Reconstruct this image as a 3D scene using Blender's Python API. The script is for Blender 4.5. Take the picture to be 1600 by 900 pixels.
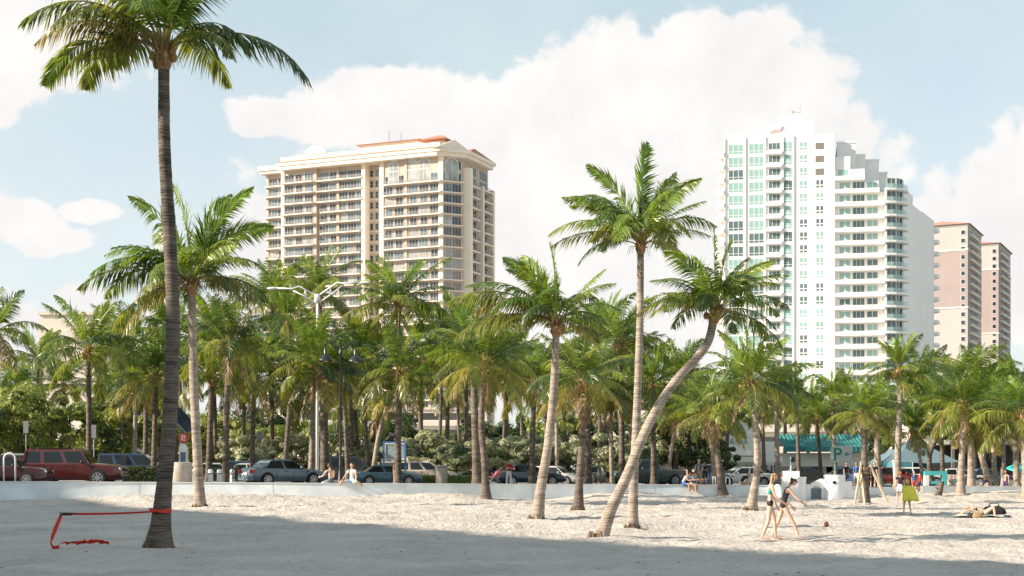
import bpy, bmesh, math, random
import numpy as np
from mathutils import Vector, Matrix, Euler
R = math.radians
for _o in list(bpy.data.objects):
    bpy.data.objects.remove(_o, do_unlink=True)
SC = bpy.context.scene
COL = SC.collection

# ------------------------------------------------------------------ camera
EYE = 1.65          # eye height above the sand
FPX = 2222.0        # focal length in pixels of the 1600 px wide photograph (50 mm on full frame)
HOR = 738.0         # row of the horizon in the photograph
cam_d = bpy.data.cameras.new('camera')
cam_d.lens = 50; cam_d.sensor_width = 36; cam_d.sensor_fit = 'HORIZONTAL'
cam_d.shift_y = (HOR - 450) / 1600
cam_d.clip_start = 0.1; cam_d.clip_end = 12000
cam = bpy.data.objects.new('camera', cam_d); COL.objects.link(cam)
cam.location = (0, 0, EYE); cam.rotation_euler = (R(90), 0, 0)
SC.camera = cam
SC.render.resolution_x = 1024; SC.render.resolution_y = 576

# ------------------------------------------------------------------ sun and sky
SUN_EL = 27.0
SUN_H = Vector((-0.965, -0.262, 0)).normalized()      # horizontal direction towards the sun: from the left, a little behind
SUN_V = Vector((SUN_H.x*math.cos(R(SUN_EL)), SUN_H.y*math.cos(R(SUN_EL)), math.sin(R(SUN_EL))))
sun_d = bpy.data.lights.new('sun', 'SUN'); sun_d.energy = 5.0; sun_d.angle = R(0.55); sun_d.color = (1.0, 0.86, 0.70)
sun = bpy.data.objects.new('sun', sun_d); COL.objects.link(sun)
sun.rotation_euler = SUN_V.to_track_quat('Z', 'Y').to_euler()
sun.location = (-60, -20, 60)

W = bpy.data.worlds.new('World'); SC.world = W; W.use_nodes = True
def build_world():
    nt = W.node_tree; nt.nodes.clear(); N = nt.nodes; L = nt.links
    out = N.new('ShaderNodeOutputWorld'); bg = N.new('ShaderNodeBackground'); bg.inputs['Strength'].default_value = 0.10
    L.new(bg.outputs[0], out.inputs[0])
    sky = N.new('ShaderNodeTexSky'); sky.sky_type = 'NISHITA'; sky.sun_disc = False
    sky.sun_elevation = R(SUN_EL); sky.sun_rotation = math.atan2(SUN_H.x, SUN_H.y)
    sky.altitude = 0; sky.air_density = 1.0; sky.dust_density = 1.6; sky.ozone_density = 1.0
    tc = N.new('ShaderNodeTexCoord'); sep = N.new('ShaderNodeSeparateXYZ'); L.new(tc.outputs['Generated'], sep.inputs[0])
    def M(op, a, b=None, c=None, clamp=False):
        n = N.new('ShaderNodeMath'); n.operation = op; n.use_clamp = clamp
        for i, v in enumerate((a, b, c)):
            if v is None: continue
            if hasattr(v, 'links'): L.new(v, n.inputs[i])
            else: n.inputs[i].default_value = v
        return n.outputs[0]
    # azimuth and elevation of the view direction in radians: real directions in the sky
    az = M('ARCTAN2', sep.outputs[0], sep.outputs[1]); el = M('ARCSINE', sep.outputs[2])
    cv = N.new('ShaderNodeCombineXYZ'); L.new(az, cv.inputs[0]); L.new(el, cv.inputs[1])
    def noise(scale, detail, rough, off=0.0, dist=0.0):
        n = N.new('ShaderNodeTexNoise'); n.inputs['Scale'].default_value = scale; n.inputs['Detail'].default_value = detail
        n.inputs['Roughness'].default_value = rough; n.inputs['Distortion'].default_value = dist
        mp = N.new('ShaderNodeMapping'); mp.inputs['Location'].default_value = (off, off*0.7, off*1.3)
        L.new(cv.outputs[0], mp.inputs[0]); L.new(mp.outputs[0], n.inputs['Vector'])
        return n.outputs['Fac']
    big = noise(7, 6, 0.55, 1.3); fine = noise(30, 10, 0.62, 4.1, 0.3); puff = noise(14, 8, 0.55, 8.2)
    def cells(scale, off):       # rounded billows of a cumulus
        v = N.new('ShaderNodeTexVoronoi'); v.feature = 'SMOOTH_F1'; v.inputs['Scale'].default_value = scale; v.inputs['Smoothness'].default_value = 0.35
        v.voronoi_dimensions = '2D'
        ws = N.new('ShaderNodeVectorMath'); ws.operation = 'MULTIPLY_ADD'; nn = N.new('ShaderNodeTexNoise'); nn.inputs['Scale'].default_value = scale*1.3; nn.inputs['Detail'].default_value = 4
        L.new(cv.outputs[0], nn.inputs['Vector']); L.new(nn.outputs['Color'], ws.inputs[0]); ws.inputs[1].default_value = (0.6/scale,)*3; L.new(cv.outputs[0], ws.inputs[2])
        L.new(ws.outputs[0], v.inputs['Vector']); return M('SUBTRACT', 0.5, v.outputs['Distance'])
    edge = M('ADD', M('ADD', M('MULTIPLY', M('SUBTRACT', big, 0.5), 1.15), M('MULTIPLY', M('SUBTRACT', fine, 0.5), 1.0)),
             M('ADD', M('MULTIPLY', cells(20, 0), 0.42), M('MULTIPLY', cells(52, 3), 0.28)))
    def blob(px, py, rx, ry, sx=1.0):
        a0 = math.atan2(px-800, FPX); e0 = math.atan2(HOR-py, math.hypot(px-800, FPX))
        rx /= FPX; ry /= FPX
        dx = M('DIVIDE', M('SUBTRACT', az, a0), rx); dy = M('DIVIDE', M('SUBTRACT', el, e0), ry)
        d = M('SQRT', M('ADD', M('MULTIPLY', dx, dx), M('MULTIPLY', dy, dy)))
        return M('SUBTRACT', 1.0, d)            # 1 in the centre, 0 on the rim, negative outside
    # the big cumulus bank behind the towers and its neighbours
    blobs = [(1150,140,190,125),(1010,190,200,150),(1240,120,110,85),(950,250,260,150),(820,330,300,190),(620,160,190,60),
             (560,190,120,50),(420,185,80,35),(860,145,90,45),(980,110,95,80),(1180,70,90,60),(1060,80,90,58),(1060,420,430,250),(700,430,430,210),(1170,300,250,190),
             (1560,310,130,95),(1640,300,140,120),(1500,350,110,70),(1590,420,200,120),(40,80,150,75),(-40,60,200,110),(120,20,130,40),
             (45,345,75,45),(85,375,70,30),(0,340,60,35),(300,560,500,110),(130,330,60,22)]
    m = None
    for b in blobs:
        o = blob(*b)
        m = o if m is None else M('MAXIMUM', m, o)
    ramp = N.new('ShaderNodeMapRange'); ramp.interpolation_type = 'SMOOTHSTEP'
    ramp.inputs['From Min'].default_value = 0.03; ramp.inputs['From Max'].default_value = 0.27
    L.new(M('ADD', m, edge), ramp.inputs['Value'])
    # elsewhere (all round, out of view) broken cloud
    # thin veil that pales the blue
    veil = N.new('ShaderNodeMapRange'); L.new(big, veil.inputs['Value'])
    veil.inputs['From Min'].default_value = 0.3; veil.inputs['From Max'].default_value = 0.75
    veil.inputs['To Min'].default_value = 0.62; veil.inputs['To Max'].default_value = 0.88
    mixv = N.new('ShaderNodeMix'); mixv.data_type = 'RGBA'; 
    up = N.new('ShaderNodeMapRange'); up.interpolation_type = 'SMOOTHSTEP'; L.new(el, up.inputs['Value'])
    up.inputs['From Min'].default_value = 0.42; up.inputs['From Max'].default_value = 0.85; up.inputs['To Min'].default_value = 1.0; up.inputs['To Max'].default_value = 0.75
    L.new(M('MULTIPLY', veil.outputs[0], up.outputs[0]), mixv.inputs[0])
    L.new(sky.outputs[0], mixv.inputs[6]); 
    low = N.new('ShaderNodeMapRange'); L.new(el, low.inputs['Value']); low.inputs['From Min'].default_value = 0.17; low.inputs['From Max'].default_value = 0.31
    vc = N.new('ShaderNodeMix'); vc.data_type = 'RGBA'; L.new(low.outputs[0], vc.inputs[0]); vc.inputs[6].default_value = (4.25, 4.54, 4.48, 1); vc.inputs[7].default_value = (3.38, 4.02, 4.06, 1)
    L.new(vc.outputs[2], mixv.inputs[7])
    # cloud body: cream tops, faint grey-pink hollows
    shade = N.new('ShaderNodeMapRange'); L.new(puff, shade.inputs['Value'])
    shade.inputs['From Min'].default_value = 0.36; shade.inputs['From Max'].default_value = 0.62
    cc = N.new('ShaderNodeMix'); cc.data_type = 'RGBA'; L.new(shade.outputs[0], cc.inputs[0])
    cc.inputs[6].default_value = (4.50, 4.42, 4.39, 1); cc.inputs[7].default_value = (5.12, 4.95, 4.76, 1)
    mixc = N.new('ShaderNodeMix'); mixc.data_type = 'RGBA'; L.new(M('MULTIPLY', ramp.outputs[0], 0.96), mixc.inputs[0])
    L.new(mixv.outputs[2], mixc.inputs[6]); L.new(cc.outputs[2], mixc.inputs[7])
    L.new(mixc.outputs[2], bg.inputs['Color'])
build_world()
SC.view_settings.view_transform = 'Standard'; SC.view_settings.look = 'None'
SC.view_settings.exposure = 1.04; SC.view_settings.gamma = 1.0
SC.view_settings.use_curve_mapping = False
SC.cycles.max_bounces = 6; SC.cycles.transparent_max_bounces = 12
SC.cycles.use_denoising = True

# ------------------------------------------------------------------ helpers
def P(px, D):                      # world X of a photo column at distance D
    return (px - 800) / FPX * D
def H(py, D):                      # world Z of a photo row at distance D
    return EYE - (py - HOR) / FPX * D
def zs(x):                         # street level: falls gently to the right
    return 0.88 - 0.0065 * max(-60, min(60, x))
def wall_y(x):                     # line of the sea wall
    return 79.5 + 0.2 * x + 0.5*math.sin(x*0.21)

_NR = np.random.RandomState(5)
_TAB = _NR.rand(256, 256)
def vnoise(x, y):
    xi = np.floor(x).astype(int); yi = np.floor(y).astype(int)
    fx = x - xi; fy = y - yi; fx = fx*fx*(3-2*fx); fy = fy*fy*(3-2*fy)
    a = _TAB[xi % 256, yi % 256]; b = _TAB[(xi+1) % 256, yi % 256]
    c = _TAB[xi % 256, (yi+1) % 256]; d = _TAB[(xi+1) % 256, (yi+1) % 256]
    return a*(1-fx)*(1-fy) + b*fx*(1-fy) + c*(1-fx)*fy + d*fx*fy
MOUNDS = [(-14.5, 75.0, 6.5, 3.0, .50), (-4.2, 77.0, 4.0, 2.4, .50), (6.5, 79.3, 4.0, 2.6, .55), (13.2, 81.0, 2.6, 2.2, .35),
          (-30, 72.5, 7, 2.5, .12), (27, 84, 7, 4, .28), (34, 86, 8, 4, .38), (20, 84, 5, 3, .25), (42, 87, 8, 4, .4), (-21, 73.8, 4, 2.2, .22)]
def sand_z(x, y):
    x = np.asarray(x, float); y = np.asarray(y, float)
    z = 0.10*(vnoise(x*0.11+9, y*0.11+3)-0.5) + 0.05*(vnoise(x*0.45, y*0.45)-0.5)
    for mx, my, rx, ry, h in MOUNDS:
        z = z + h*np.exp(-((x-mx)/rx)**2 - ((y-my)/ry)**2)
    return z
def sz(x, y): return float(sand_z(np.array([x]), np.array([y]))[0])

def tag(o, label=None, cat=None, group=None, kind=None):
    if label: o['label'] = label
    if cat: o['category'] = cat
    if group: o['group'] = group
    if kind: o['kind'] = kind
    return o
def thing(name, label, cat, loc=(0,0,0), rz=0, group=None):
    o = bpy.data.objects.new(name, None); COL.objects.link(o)
    o.empty_display_size = 0.3
    o.location = loc; o.rotation_euler = (0, 0, rz)
    return tag(o, label, cat, group)
def link_mesh(name, me, parent=None, loc=None, rot=None):
    o = bpy.data.objects.new(name, me); COL.objects.link(o)
    if parent: o.parent = parent
    if loc is not None: o.location = loc
    if rot is not None: o.rotation_euler = rot
    return o

class MB:
    def __init__(s): s.v=[]; s.f=[]; s.m=[]; s.c=[]; s.col=(1,1,1); s.mi=0; s.T=None
    def add(s, vs, fs):
        n = len(s.v)
        if s.T is not None: vs = [s.T @ Vector(p) for p in vs]
        s.v += [tuple(p) for p in vs]; s.c += [s.col]*len(vs)
        s.f += [tuple(n+i for i in q) for q in fs]; s.m += [s.mi]*len(fs)
    def box(s, x0, x1, y0, y1, z0, z1):
        s.add([(x0,y0,z0),(x1,y0,z0),(x1,y1,z0),(x0,y1,z0),(x0,y0,z1),(x1,y0,z1),(x1,y1,z1),(x0,y1,z1)],
              [(0,3,2,1),(4,5,6,7),(0,1,5,4),(1,2,6,5),(2,3,7,6),(3,0,4,7)])
    def bbox(s, x0, x1, y0, y1, z0, z1, b=0.02):     # box with chamfered vertical and top edges
        pts=[]
        for z, i in ((z0,0),(z1-b,0),(z1,b)):
            for (x,y) in ((x0+i+b,y0+i),(x1-i-b,y0+i),(x1-i,y0+i+b),(x1-i,y1-i-b),(x1-i-b,y1-i),(x0+i+b,y1-i),(x0+i,y1-i-b),(x0+i,y0+i+b)):
                pts.append((x,y,z))
        fs=[tuple(range(7,-1,-1)), tuple(range(16,24))]
        for k in (0,8):
            for i in range(8): fs.append((k+i, k+(i+1)%8, k+8+(i+1)%8, k+8+i))
        s.add(pts, fs)
    def prism(s, poly, z0, z1):                      # vertical prism from a counter-clockwise plan outline
        n=len(poly)
        s.add([(x,y,z0) for x,y in poly]+[(x,y,z1) for x,y in poly],
              [tuple(range(n-1,-1,-1)), tuple(range(n,2*n))]+[(i,(i+1)%n,n+(i+1)%n,n+i) for i in range(n)])
    def side_prism(s, poly, y0, y1):                 # outline in x,z extruded along y
        n=len(poly)
        s.add([(x,y0,z) for x,z in poly]+[(x,y1,z) for x,z in poly],
              [tuple(range(n)), tuple(range(2*n-1,n-1,-1))]+[((i+1)%n,i,n+i,n+(i+1)%n) for i in range(n)])
    def tube(s, pts, rad, n=8, cap=True, squash=None):
        pts=[Vector(p) for p in pts]
        if not hasattr(rad,'__len__'): rad=[rad]*len(pts)
        ring=[]; up=Vector((0,0,1)); prev=None
        for i,p in enumerate(pts):
            d=(pts[min(i+1,len(pts)-1)]-pts[max(i-1,0)])
            if d.length<1e-9: d=Vector((0,0,1))
            d.normalize()
            if prev is None:
                a=d.cross(up if abs(d.z)<.95 else Vector((1,0,0))).normalized()
            else:
                a=(prev-d*prev.dot(d)).normalized()
            prev=a; b=d.cross(a)
            for k in range(n):
                t=2*math.pi*k/n
                ring.append(p+(a*math.cos(t)+b*math.sin(t)*(squash or 1))*rad[i])
        fs=[]
        for i in range(len(pts)-1):
            for k in range(n): fs.append((i*n+k, i*n+(k+1)%n, (i+1)*n+(k+1)%n, (i+1)*n+k))
        if cap:
            fs.append(tuple(range(n-1,-1,-1))); m=(len(pts)-1)*n; fs.append(tuple(range(m,m+n)))
        s.add(ring, fs)
    def lathe(s, prof, n=16, c=(0,0,0)):             # list of (radius, z)
        vs=[];fs=[]
        for r,z in prof:
            for k in range(n):
                t=2*math.pi*k/n; vs.append((c[0]+r*math.cos(t), c[1]+r*math.sin(t), c[2]+z))
        for i in range(len(prof)-1):
            for k in range(n): fs.append((i*n+k, i*n+(k+1)%n, (i+1)*n+(k+1)%n, (i+1)*n+k))
        fs.append(tuple(range(n-1,-1,-1))); m=(len(prof)-1)*n; fs.append(tuple(range(m,m+n)))
        s.add(vs,fs)
    def ball(s, c, r, n=10, m=7, sc=(1,1,1)):
        prof=[(max(1e-4,r*math.sin(math.pi*i/m)), -r*math.cos(math.pi*i/m)) for i in range(m+1)]
        vs=[];fs=[]
        for pr,z in prof:
            for k in range(n):
                t=2*math.pi*k/n; vs.append((c[0]+pr*math.cos(t)*sc[0], c[1]+pr*math.sin(t)*sc[1], c[2]+z*sc[2]))
        for i in range(m):
            for k in range(n): fs.append((i*n+k, i*n+(k+1)%n, (i+1)*n+(k+1)%n, (i+1)*n+k))
        s.add(vs,fs)
    def cyl_y(s, c, r, w, n=20):                     # short cylinder with its axis along y
        vs=[]
        for y in (-w/2, w/2):
            for k in range(n):
                t=2*math.pi*k/n; vs.append((c[0]+r*math.cos(t), c[1]+y, c[2]+r*math.sin(t)))
        fs=[tuple(range(n)), tuple(range(2*n-1,n-1,-1))]+[((k+1)%n,k,n+k,n+(k+1)%n) for k in range(n)]
        s.add(vs,fs)
    def mesh(s, name, mats, smooth=False):
        me=bpy.data.meshes.new(name); me.from_pydata(s.v, [], s.f)
        for m in (mats if isinstance(mats,(list,tuple)) else [mats]): me.materials.append(m)
        if any(s.m): me.polygons.foreach_set('material_index', s.m)
        at=me.color_attributes.new('col','FLOAT_COLOR','POINT')
        at.data.foreach_set('color', [q for c in s.c for q in (c[0],c[1],c[2],1.0)])
        if smooth: me.polygons.foreach_set('use_smooth',[True]*len(s.f))
        me.update()
        return me
    def build(s, name, mats, parent=None, smooth=False, loc=None, rot=None):
        if not s.f: return None
        return link_mesh(name, s.mesh(name, mats, smooth), parent, loc, rot)
def smooth_by_angle(o, deg=35):
    bm=bmesh.new(); bm.from_mesh(o.data)
    for f in bm.faces: f.smooth=True
    for e in bm.edges:
        if len(e.link_faces)==2 and e.calc_face_angle(0)>R(deg): e.smooth=False
    bm.to_mesh(o.data); bm.free(); return o

# ------------------------------------------------------------------ materials
_MC={}
def mat(name, col, rough=0.6, var=0.12, scale=3.0, bump=0.0, bscale=30, metal=0.0, spec=0.5, trans=0.0, coat=0.0, attr=False, detail=5, col2=None, coord='Object', alpha=1.0):
    if name in _MC: return _MC[name]
    m=bpy.data.materials.new(name); m.use_nodes=True; nt=m.node_tree; N=nt.nodes; L=nt.links
    b=N['Principled BSDF']; out=N['Material Output']
    tc=N.new('ShaderNodeTexCoord'); nz=N.new('ShaderNodeTexNoise'); nz.inputs['Scale'].default_value=scale; nz.inputs['Detail'].default_value=detail
    L.new(tc.outputs[coord], nz.inputs['Vector'])
    rp=N.new('ShaderNodeMapRange'); L.new(nz.outputs['Fac'], rp.inputs['Value']); rp.inputs['From Min'].default_value=.3; rp.inputs['From Max'].default_value=.7
    mx=N.new('ShaderNodeMix'); mx.data_type='RGBA'; L.new(rp.outputs[0], mx.inputs[0])
    if col2 is None: col2=tuple(min(1,c*(1+var)) for c in col); lo=tuple(c*(1-var) for c in col)
    else: lo=col
    if attr:
        va=N.new('ShaderNodeVertexColor'); va.layer_name='col'
        ml=N.new('ShaderNodeMix'); ml.data_type='RGBA'; ml.blend_type='MULTIPLY'; ml.inputs[0].default_value=1
        mx.inputs[6].default_value=(1-var,1-var,1-var,1); mx.inputs[7].default_value=(1+var,1+var,1+var,1)
        L.new(va.outputs[0], ml.inputs[6]); L.new(mx.outputs[2], ml.inputs[7]); csrc=ml.outputs[2]
    else:
        mx.inputs[6].default_value=(*lo,1); mx.inputs[7].default_value=(*col2,1); csrc=mx.outputs[2]
    L.new(csrc, b.inputs['Base Color'])
    b.inputs['Roughness'].default_value=rough; b.inputs['Metallic'].default_value=metal
    b.inputs['Specular IOR Level'].default_value=spec
    if coat: b.inputs['Coat Weight'].default_value=coat; b.inputs['Coat Roughness'].default_value=0.04
    if alpha<1: b.inputs['Alpha'].default_value=alpha
    if bump:
        n2=N.new('ShaderNodeTexNoise'); n2.inputs['Scale'].default_value=bscale; n2.inputs['Detail'].default_value=6; L.new(tc.outputs[coord], n2.inputs['Vector'])
        bp=N.new('ShaderNodeBump'); bp.inputs['Strength'].default_value=bump; bp.inputs['Distance'].default_value=0.05
        L.new(n2.outputs['Fac'], bp.inputs['Height']); L.new(bp.outputs[0], b.inputs['Normal'])
    if trans:
        tr=N.new('ShaderNodeBsdfTranslucent'); L.new(csrc, tr.inputs['Color'])
        g=N.new('ShaderNodeMix'); g.data_type='RGBA'; g.blend_type='MULTIPLY'; g.inputs[0].default_value=1
        L.new(csrc, g.inputs[6]); g.inputs[7].default_value=(1.55,1.5,0.7,1); L.new(g.outputs[2], tr.inputs['Color'])
        ms=N.new('ShaderNodeMixShader'); ms.inputs[0].default_value=trans
        L.new(b.outputs[0], ms.inputs[1]); L.new(tr.outputs[0], ms.inputs[2]); L.new(ms.outputs[0], out.inputs['Surface'])
    _MC[name]=m; return m

def trunk_mat(name, c1, c2):
    m=bpy.data.materials.new(name); m.use_nodes=True; nt=m.node_tree; N=nt.nodes; L=nt.links; b=N['Principled BSDF']
    tc=N.new('ShaderNodeTexCoord'); mp=N.new('ShaderNodeMapping'); mp.inputs['Scale'].default_value=(1.2,1.2,5.5); L.new(tc.outputs['Object'],mp.inputs[0])
    nz=N.new('ShaderNodeTexNoise'); nz.inputs['Scale'].default_value=1.6; nz.inputs['Detail'].default_value=8; nz.inputs['Roughness'].default_value=.65; L.new(mp.outputs[0],nz.inputs['Vector'])
    wv=N.new('ShaderNodeTexWave'); wv.wave_type='BANDS'; wv.bands_direction='Z'; wv.inputs['Scale'].default_value=4.6; wv.inputs['Distortion'].default_value=5.5; wv.inputs['Detail'].default_value=3
    L.new(tc.outputs['Object'],wv.inputs['Vector'])
    ad=N.new('ShaderNodeMath'); ad.operation='MULTIPLY_ADD'; L.new(wv.outputs['Fac'],ad.inputs[0]); ad.inputs[1].default_value=.13; L.new(nz.outputs['Fac'],ad.inputs[2])
    n5=N.new('ShaderNodeTexNoise'); n5.inputs['Scale'].default_value=.9; n5.inputs['Detail'].default_value=6; n5.inputs['Roughness'].default_value=.7; L.new(tc.outputs['Object'],n5.inputs['Vector'])
    a5=N.new('ShaderNodeMath'); a5.operation='MULTIPLY_ADD'; L.new(n5.outputs['Fac'],a5.inputs[0]); a5.inputs[1].default_value=.55; a6=N.new('ShaderNodeMath'); a6.operation='SUBTRACT'; L.new(ad.outputs[0],a6.inputs[0]); a6.inputs[1].default_value=.27; L.new(a6.outputs[0],a5.inputs[2])
    cr=N.new('ShaderNodeValToRGB'); cr.color_ramp.elements[0].position=.36; cr.color_ramp.elements[0].color=(*c1,1); cr.color_ramp.elements[1].position=.74; cr.color_ramp.elements[1].color=(*c2,1)
    L.new(a5.outputs[0],cr.inputs[0]); L.new(cr.outputs[0],b.inputs['Base Color']); b.inputs['Roughness'].default_value=.92; b.inputs['Specular IOR Level'].default_value=.15
    bp=N.new('ShaderNodeBump'); bp.inputs['Strength'].default_value=.9; bp.inputs['Distance'].default_value=.035; L.new(ad.outputs[0],bp.inputs['Height']); L.new(bp.outputs[0],b.inputs['Normal'])
    return m
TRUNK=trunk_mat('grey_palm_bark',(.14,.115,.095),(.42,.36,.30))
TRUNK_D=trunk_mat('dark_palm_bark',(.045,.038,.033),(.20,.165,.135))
FROND=mat('palm_leaf',(1,1,1),rough=.33,var=.3,scale=1.7,spec=.5,trans=.42,attr=True)
FIBRE=mat('palm_fibre',(1,1,1),rough=.95,var=.35,scale=9,attr=True,bump=.6,bscale=25,spec=.1)
LEAF=mat('broad_leaf',(1,1,1),rough=.5,var=.3,scale=.8,trans=.3,attr=True)
WOOD=mat('branch_bark',(.12,.095,.07),rough=.9,bump=.5,bscale=20)
# ------------------------------------------------------------------ ground, sand, street
def sand_material():
    m=bpy.data.materials.new('beach_sand'); m.use_nodes=True; nt=m.node_tree; N=nt.nodes; L=nt.links; b=N['Principled BSDF']
    tc=N.new('ShaderNodeTexCoord')
    n1=N.new('ShaderNodeTexNoise'); n1.inputs['Scale'].default_value=.35; n1.inputs['Detail'].default_value=7; L.new(tc.outputs['Object'],n1.inputs['Vector'])
    n2=N.new('ShaderNodeTexNoise'); n2.inputs['Scale'].default_value=7; n2.inputs['Detail'].default_value=9; n2.inputs['Roughness'].default_value=.7; L.new(tc.outputs['Object'],n2.inputs['Vector'])
    cr=N.new('ShaderNodeValToRGB'); cr.color_ramp.elements[0].position=.36; cr.color_ramp.elements[0].color=(.37,.34,.31,1)
    cr.color_ramp.elements[1].position=.66; cr.color_ramp.elements[1].color=(.60,.55,.495,1)
    a=N.new('ShaderNodeMath'); a.operation='MULTIPLY_ADD'; L.new(n2.outputs['Fac'],a.inputs[0]); a.inputs[1].default_value=.55
    a2=N.new('ShaderNodeMath'); a2.operation='MULTIPLY'; L.new(n1.outputs['Fac'],a2.inputs[0]); a2.inputs[1].default_value=.5; L.new(a2.outputs[0],a.inputs[2])
    L.new(a.outputs[0],cr.inputs[0]); L.new(cr.outputs[0],b.inputs['Base Color']); b.inputs['Roughness'].default_value=.95; b.inputs['Specular IOR Level'].default_value=.15
    n3=N.new('ShaderNodeTexNoise'); n3.inputs['Scale'].default_value=7; n3.inputs['Detail'].default_value=8; n3.inputs['Roughness'].default_value=.6; L.new(tc.outputs['Object'],n3.inputs['Vector'])
    bp=N.new('ShaderNodeBump'); bp.inputs['Strength'].default_value=.9; bp.inputs['Distance'].default_value=.12; L.new(n3.outputs['Fac'],bp.inputs['Height']); L.new(bp.outputs[0],b.inputs['Normal'])
    return m
SAND=sand_material()
def grid_mesh(name, X, Y, Z, m, smooth=True):
    ny,nx=X.shape; me=bpy.data.meshes.new(name)
    vs=np.stack([X,Y,Z],-1).reshape(-1,3)
    idx=np.arange(nx*ny).reshape(ny,nx)
    q=np.stack([idx[:-1,:-1],idx[:-1,1:],idx[1:,1:],idx[1:,:-1]],-1).reshape(-1,4)
    me.vertices.add(len(vs)); me.vertices.foreach_set('co',vs.ravel())
    me.loops.add(q.size); me.loops.foreach_set('vertex_index',q.ravel())
    me.polygons.add(len(q)); me.polygons.foreach_set('loop_start',np.arange(0,q.size,4)); 
    me.polygons.foreach_set('use_smooth',[smooth]*len(q))
    me.update(calc_edges=True); me.validate(); me.materials.append(m)
    return link_mesh(name,me)
def make_sand():
    # rows follow the sea wall: t=0 far behind the camera, t=1 at the wall
    ys=np.concatenate([np.linspace(-120,14,30)[:-1], np.linspace(14,60,230)[:-1], np.linspace(60,80.3,170)])
    half=np.concatenate([np.linspace(0,42,340)[:-1], np.linspace(42,400,30)])
    xs=np.concatenate([-half[:0:-1],half])
    X,T=np.meshgrid(xs,ys)
    wy=79.5+0.2*np.clip(X,-80,80)+0.5*np.sin(X*0.21)+0.12
    Y=np.where(T>60, 60+(T-60)/20.3*(wy-60), T)
    Y=np.where(wy<60.5, T*(wy/80.3), Y)
    Z=sand_z(X,Y)
    near=(np.abs(X)<44)&(Y>13)
    foot=vnoise(X*2.6,Y*2.0); f2=vnoise(X*5.2+40,Y*4.0+11); f3=vnoise(X*1.1+70,Y*.9+20)
    tread=np.clip((foot-.55)*3,0,1)
    Z=Z+np.where(near, .06*(foot-.5)+.045*(f2-.5)+.10*(f3-.5)-.085*tread, 0)
    # wheel tracks of the beach tractor running along the beach
    for y0,a,ph in ((64,1.2,0),(66.1,1.2,0),(50,1.8,1),(52.2,1.8,1),(41,1.5,2),(71,0.8,3)):
        yy=y0+.12*X+a*np.sin(X*.06+ph); Z=Z-.13*np.exp(-((Y-yy)/.35)**2)*(.5+vnoise(X*.5+y0,Y*0+3))*near+.08*np.exp(-((Y-yy-.6)/.3)**2)*near
    o=grid_mesh('sand',X,Y,Z,SAND); tag(o,kind='structure'); return o
SAND_O=make_sand()
def make_ground():
    xs=np.array([-6000,-2000,-600,-200]+list(range(-80,81,8))+[200,600,2000,6000],float)
    off=np.array([0.35,4,14,40,120,400,1500,5500],float)
    X,O=np.meshgrid(xs,off)
    Y=79.5+0.2*np.clip(X,-80,80)+0.5*np.sin(X*0.21)+O
    Z=0.88-0.0065*np.clip(X,-60,60)-0.13
    g=grid_mesh('ground',X,Y,Z,mat('street_ground',(.30,.28,.25),rough=.9,var=.2,scale=.4,bump=.3),True); tag(g,kind='structure')
    def band(name,o0,o1,dz,m):
        xx=np.arange(-90,91,1.5); 
        OO=np.array([o0,(o0+o1)/2,o1]); A,B=np.meshgrid(xx,OO)
        YY=79.5+0.2*A+0.5*np.sin(A*0.21)+B; ZZ=0.88-0.0065*np.clip(A,-60,60)+dz
        o=grid_mesh(name,A,YY,ZZ,m); tag(o,kind='structure'); return o
    band('road',3.6,19.5,-.126,mat('asphalt',(.055,.055,.057),rough=.85,var=.25,scale=2,bump=.4,bscale=60))
    band('road_marking',7.9,8.05,-.12,mat('road_paint',(.7,.7,.66),rough=.6,var=.2,scale=6))
    def slab(name,o0,o1,top,m):
        mb=MB(); x=-90
        while x<90:
            x1=x+1.5
            for a,b in ((x,x1),):
                ya0,yb0=wall_y(a)+o0,wall_y(b)+o0; ya1,yb1=wall_y(a)+o1,wall_y(b)+o1; za,zb=zs(a)+top,zs(b)+top
                mb.add([(a,ya0,za),(b,yb0,zb),(b,yb1,zb),(a,ya1,za),(a,ya0,za-.2),(b,yb0,zb-.2),(b,yb1,zb-.2),(a,ya1,za-.2)],
                       [(0,1,2,3),(0,4,5,1),(3,2,6,7)])
            x=x1
        o=mb.build(name,m); tag(o,kind='structure'); return o
    CONC=mat('paving_concrete',(.42,.39,.35),rough=.9,var=.12,scale=1.5,bump=.2)
    slab('sidewalk',.36,3.4,0,CONC); slab('kerb',3.41,3.58,.01,mat('kerb_concrete',(.5,.48,.44),rough=.9))
    slab('sidewalk',19.5,23.5,.02,CONC)
make_ground()

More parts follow.
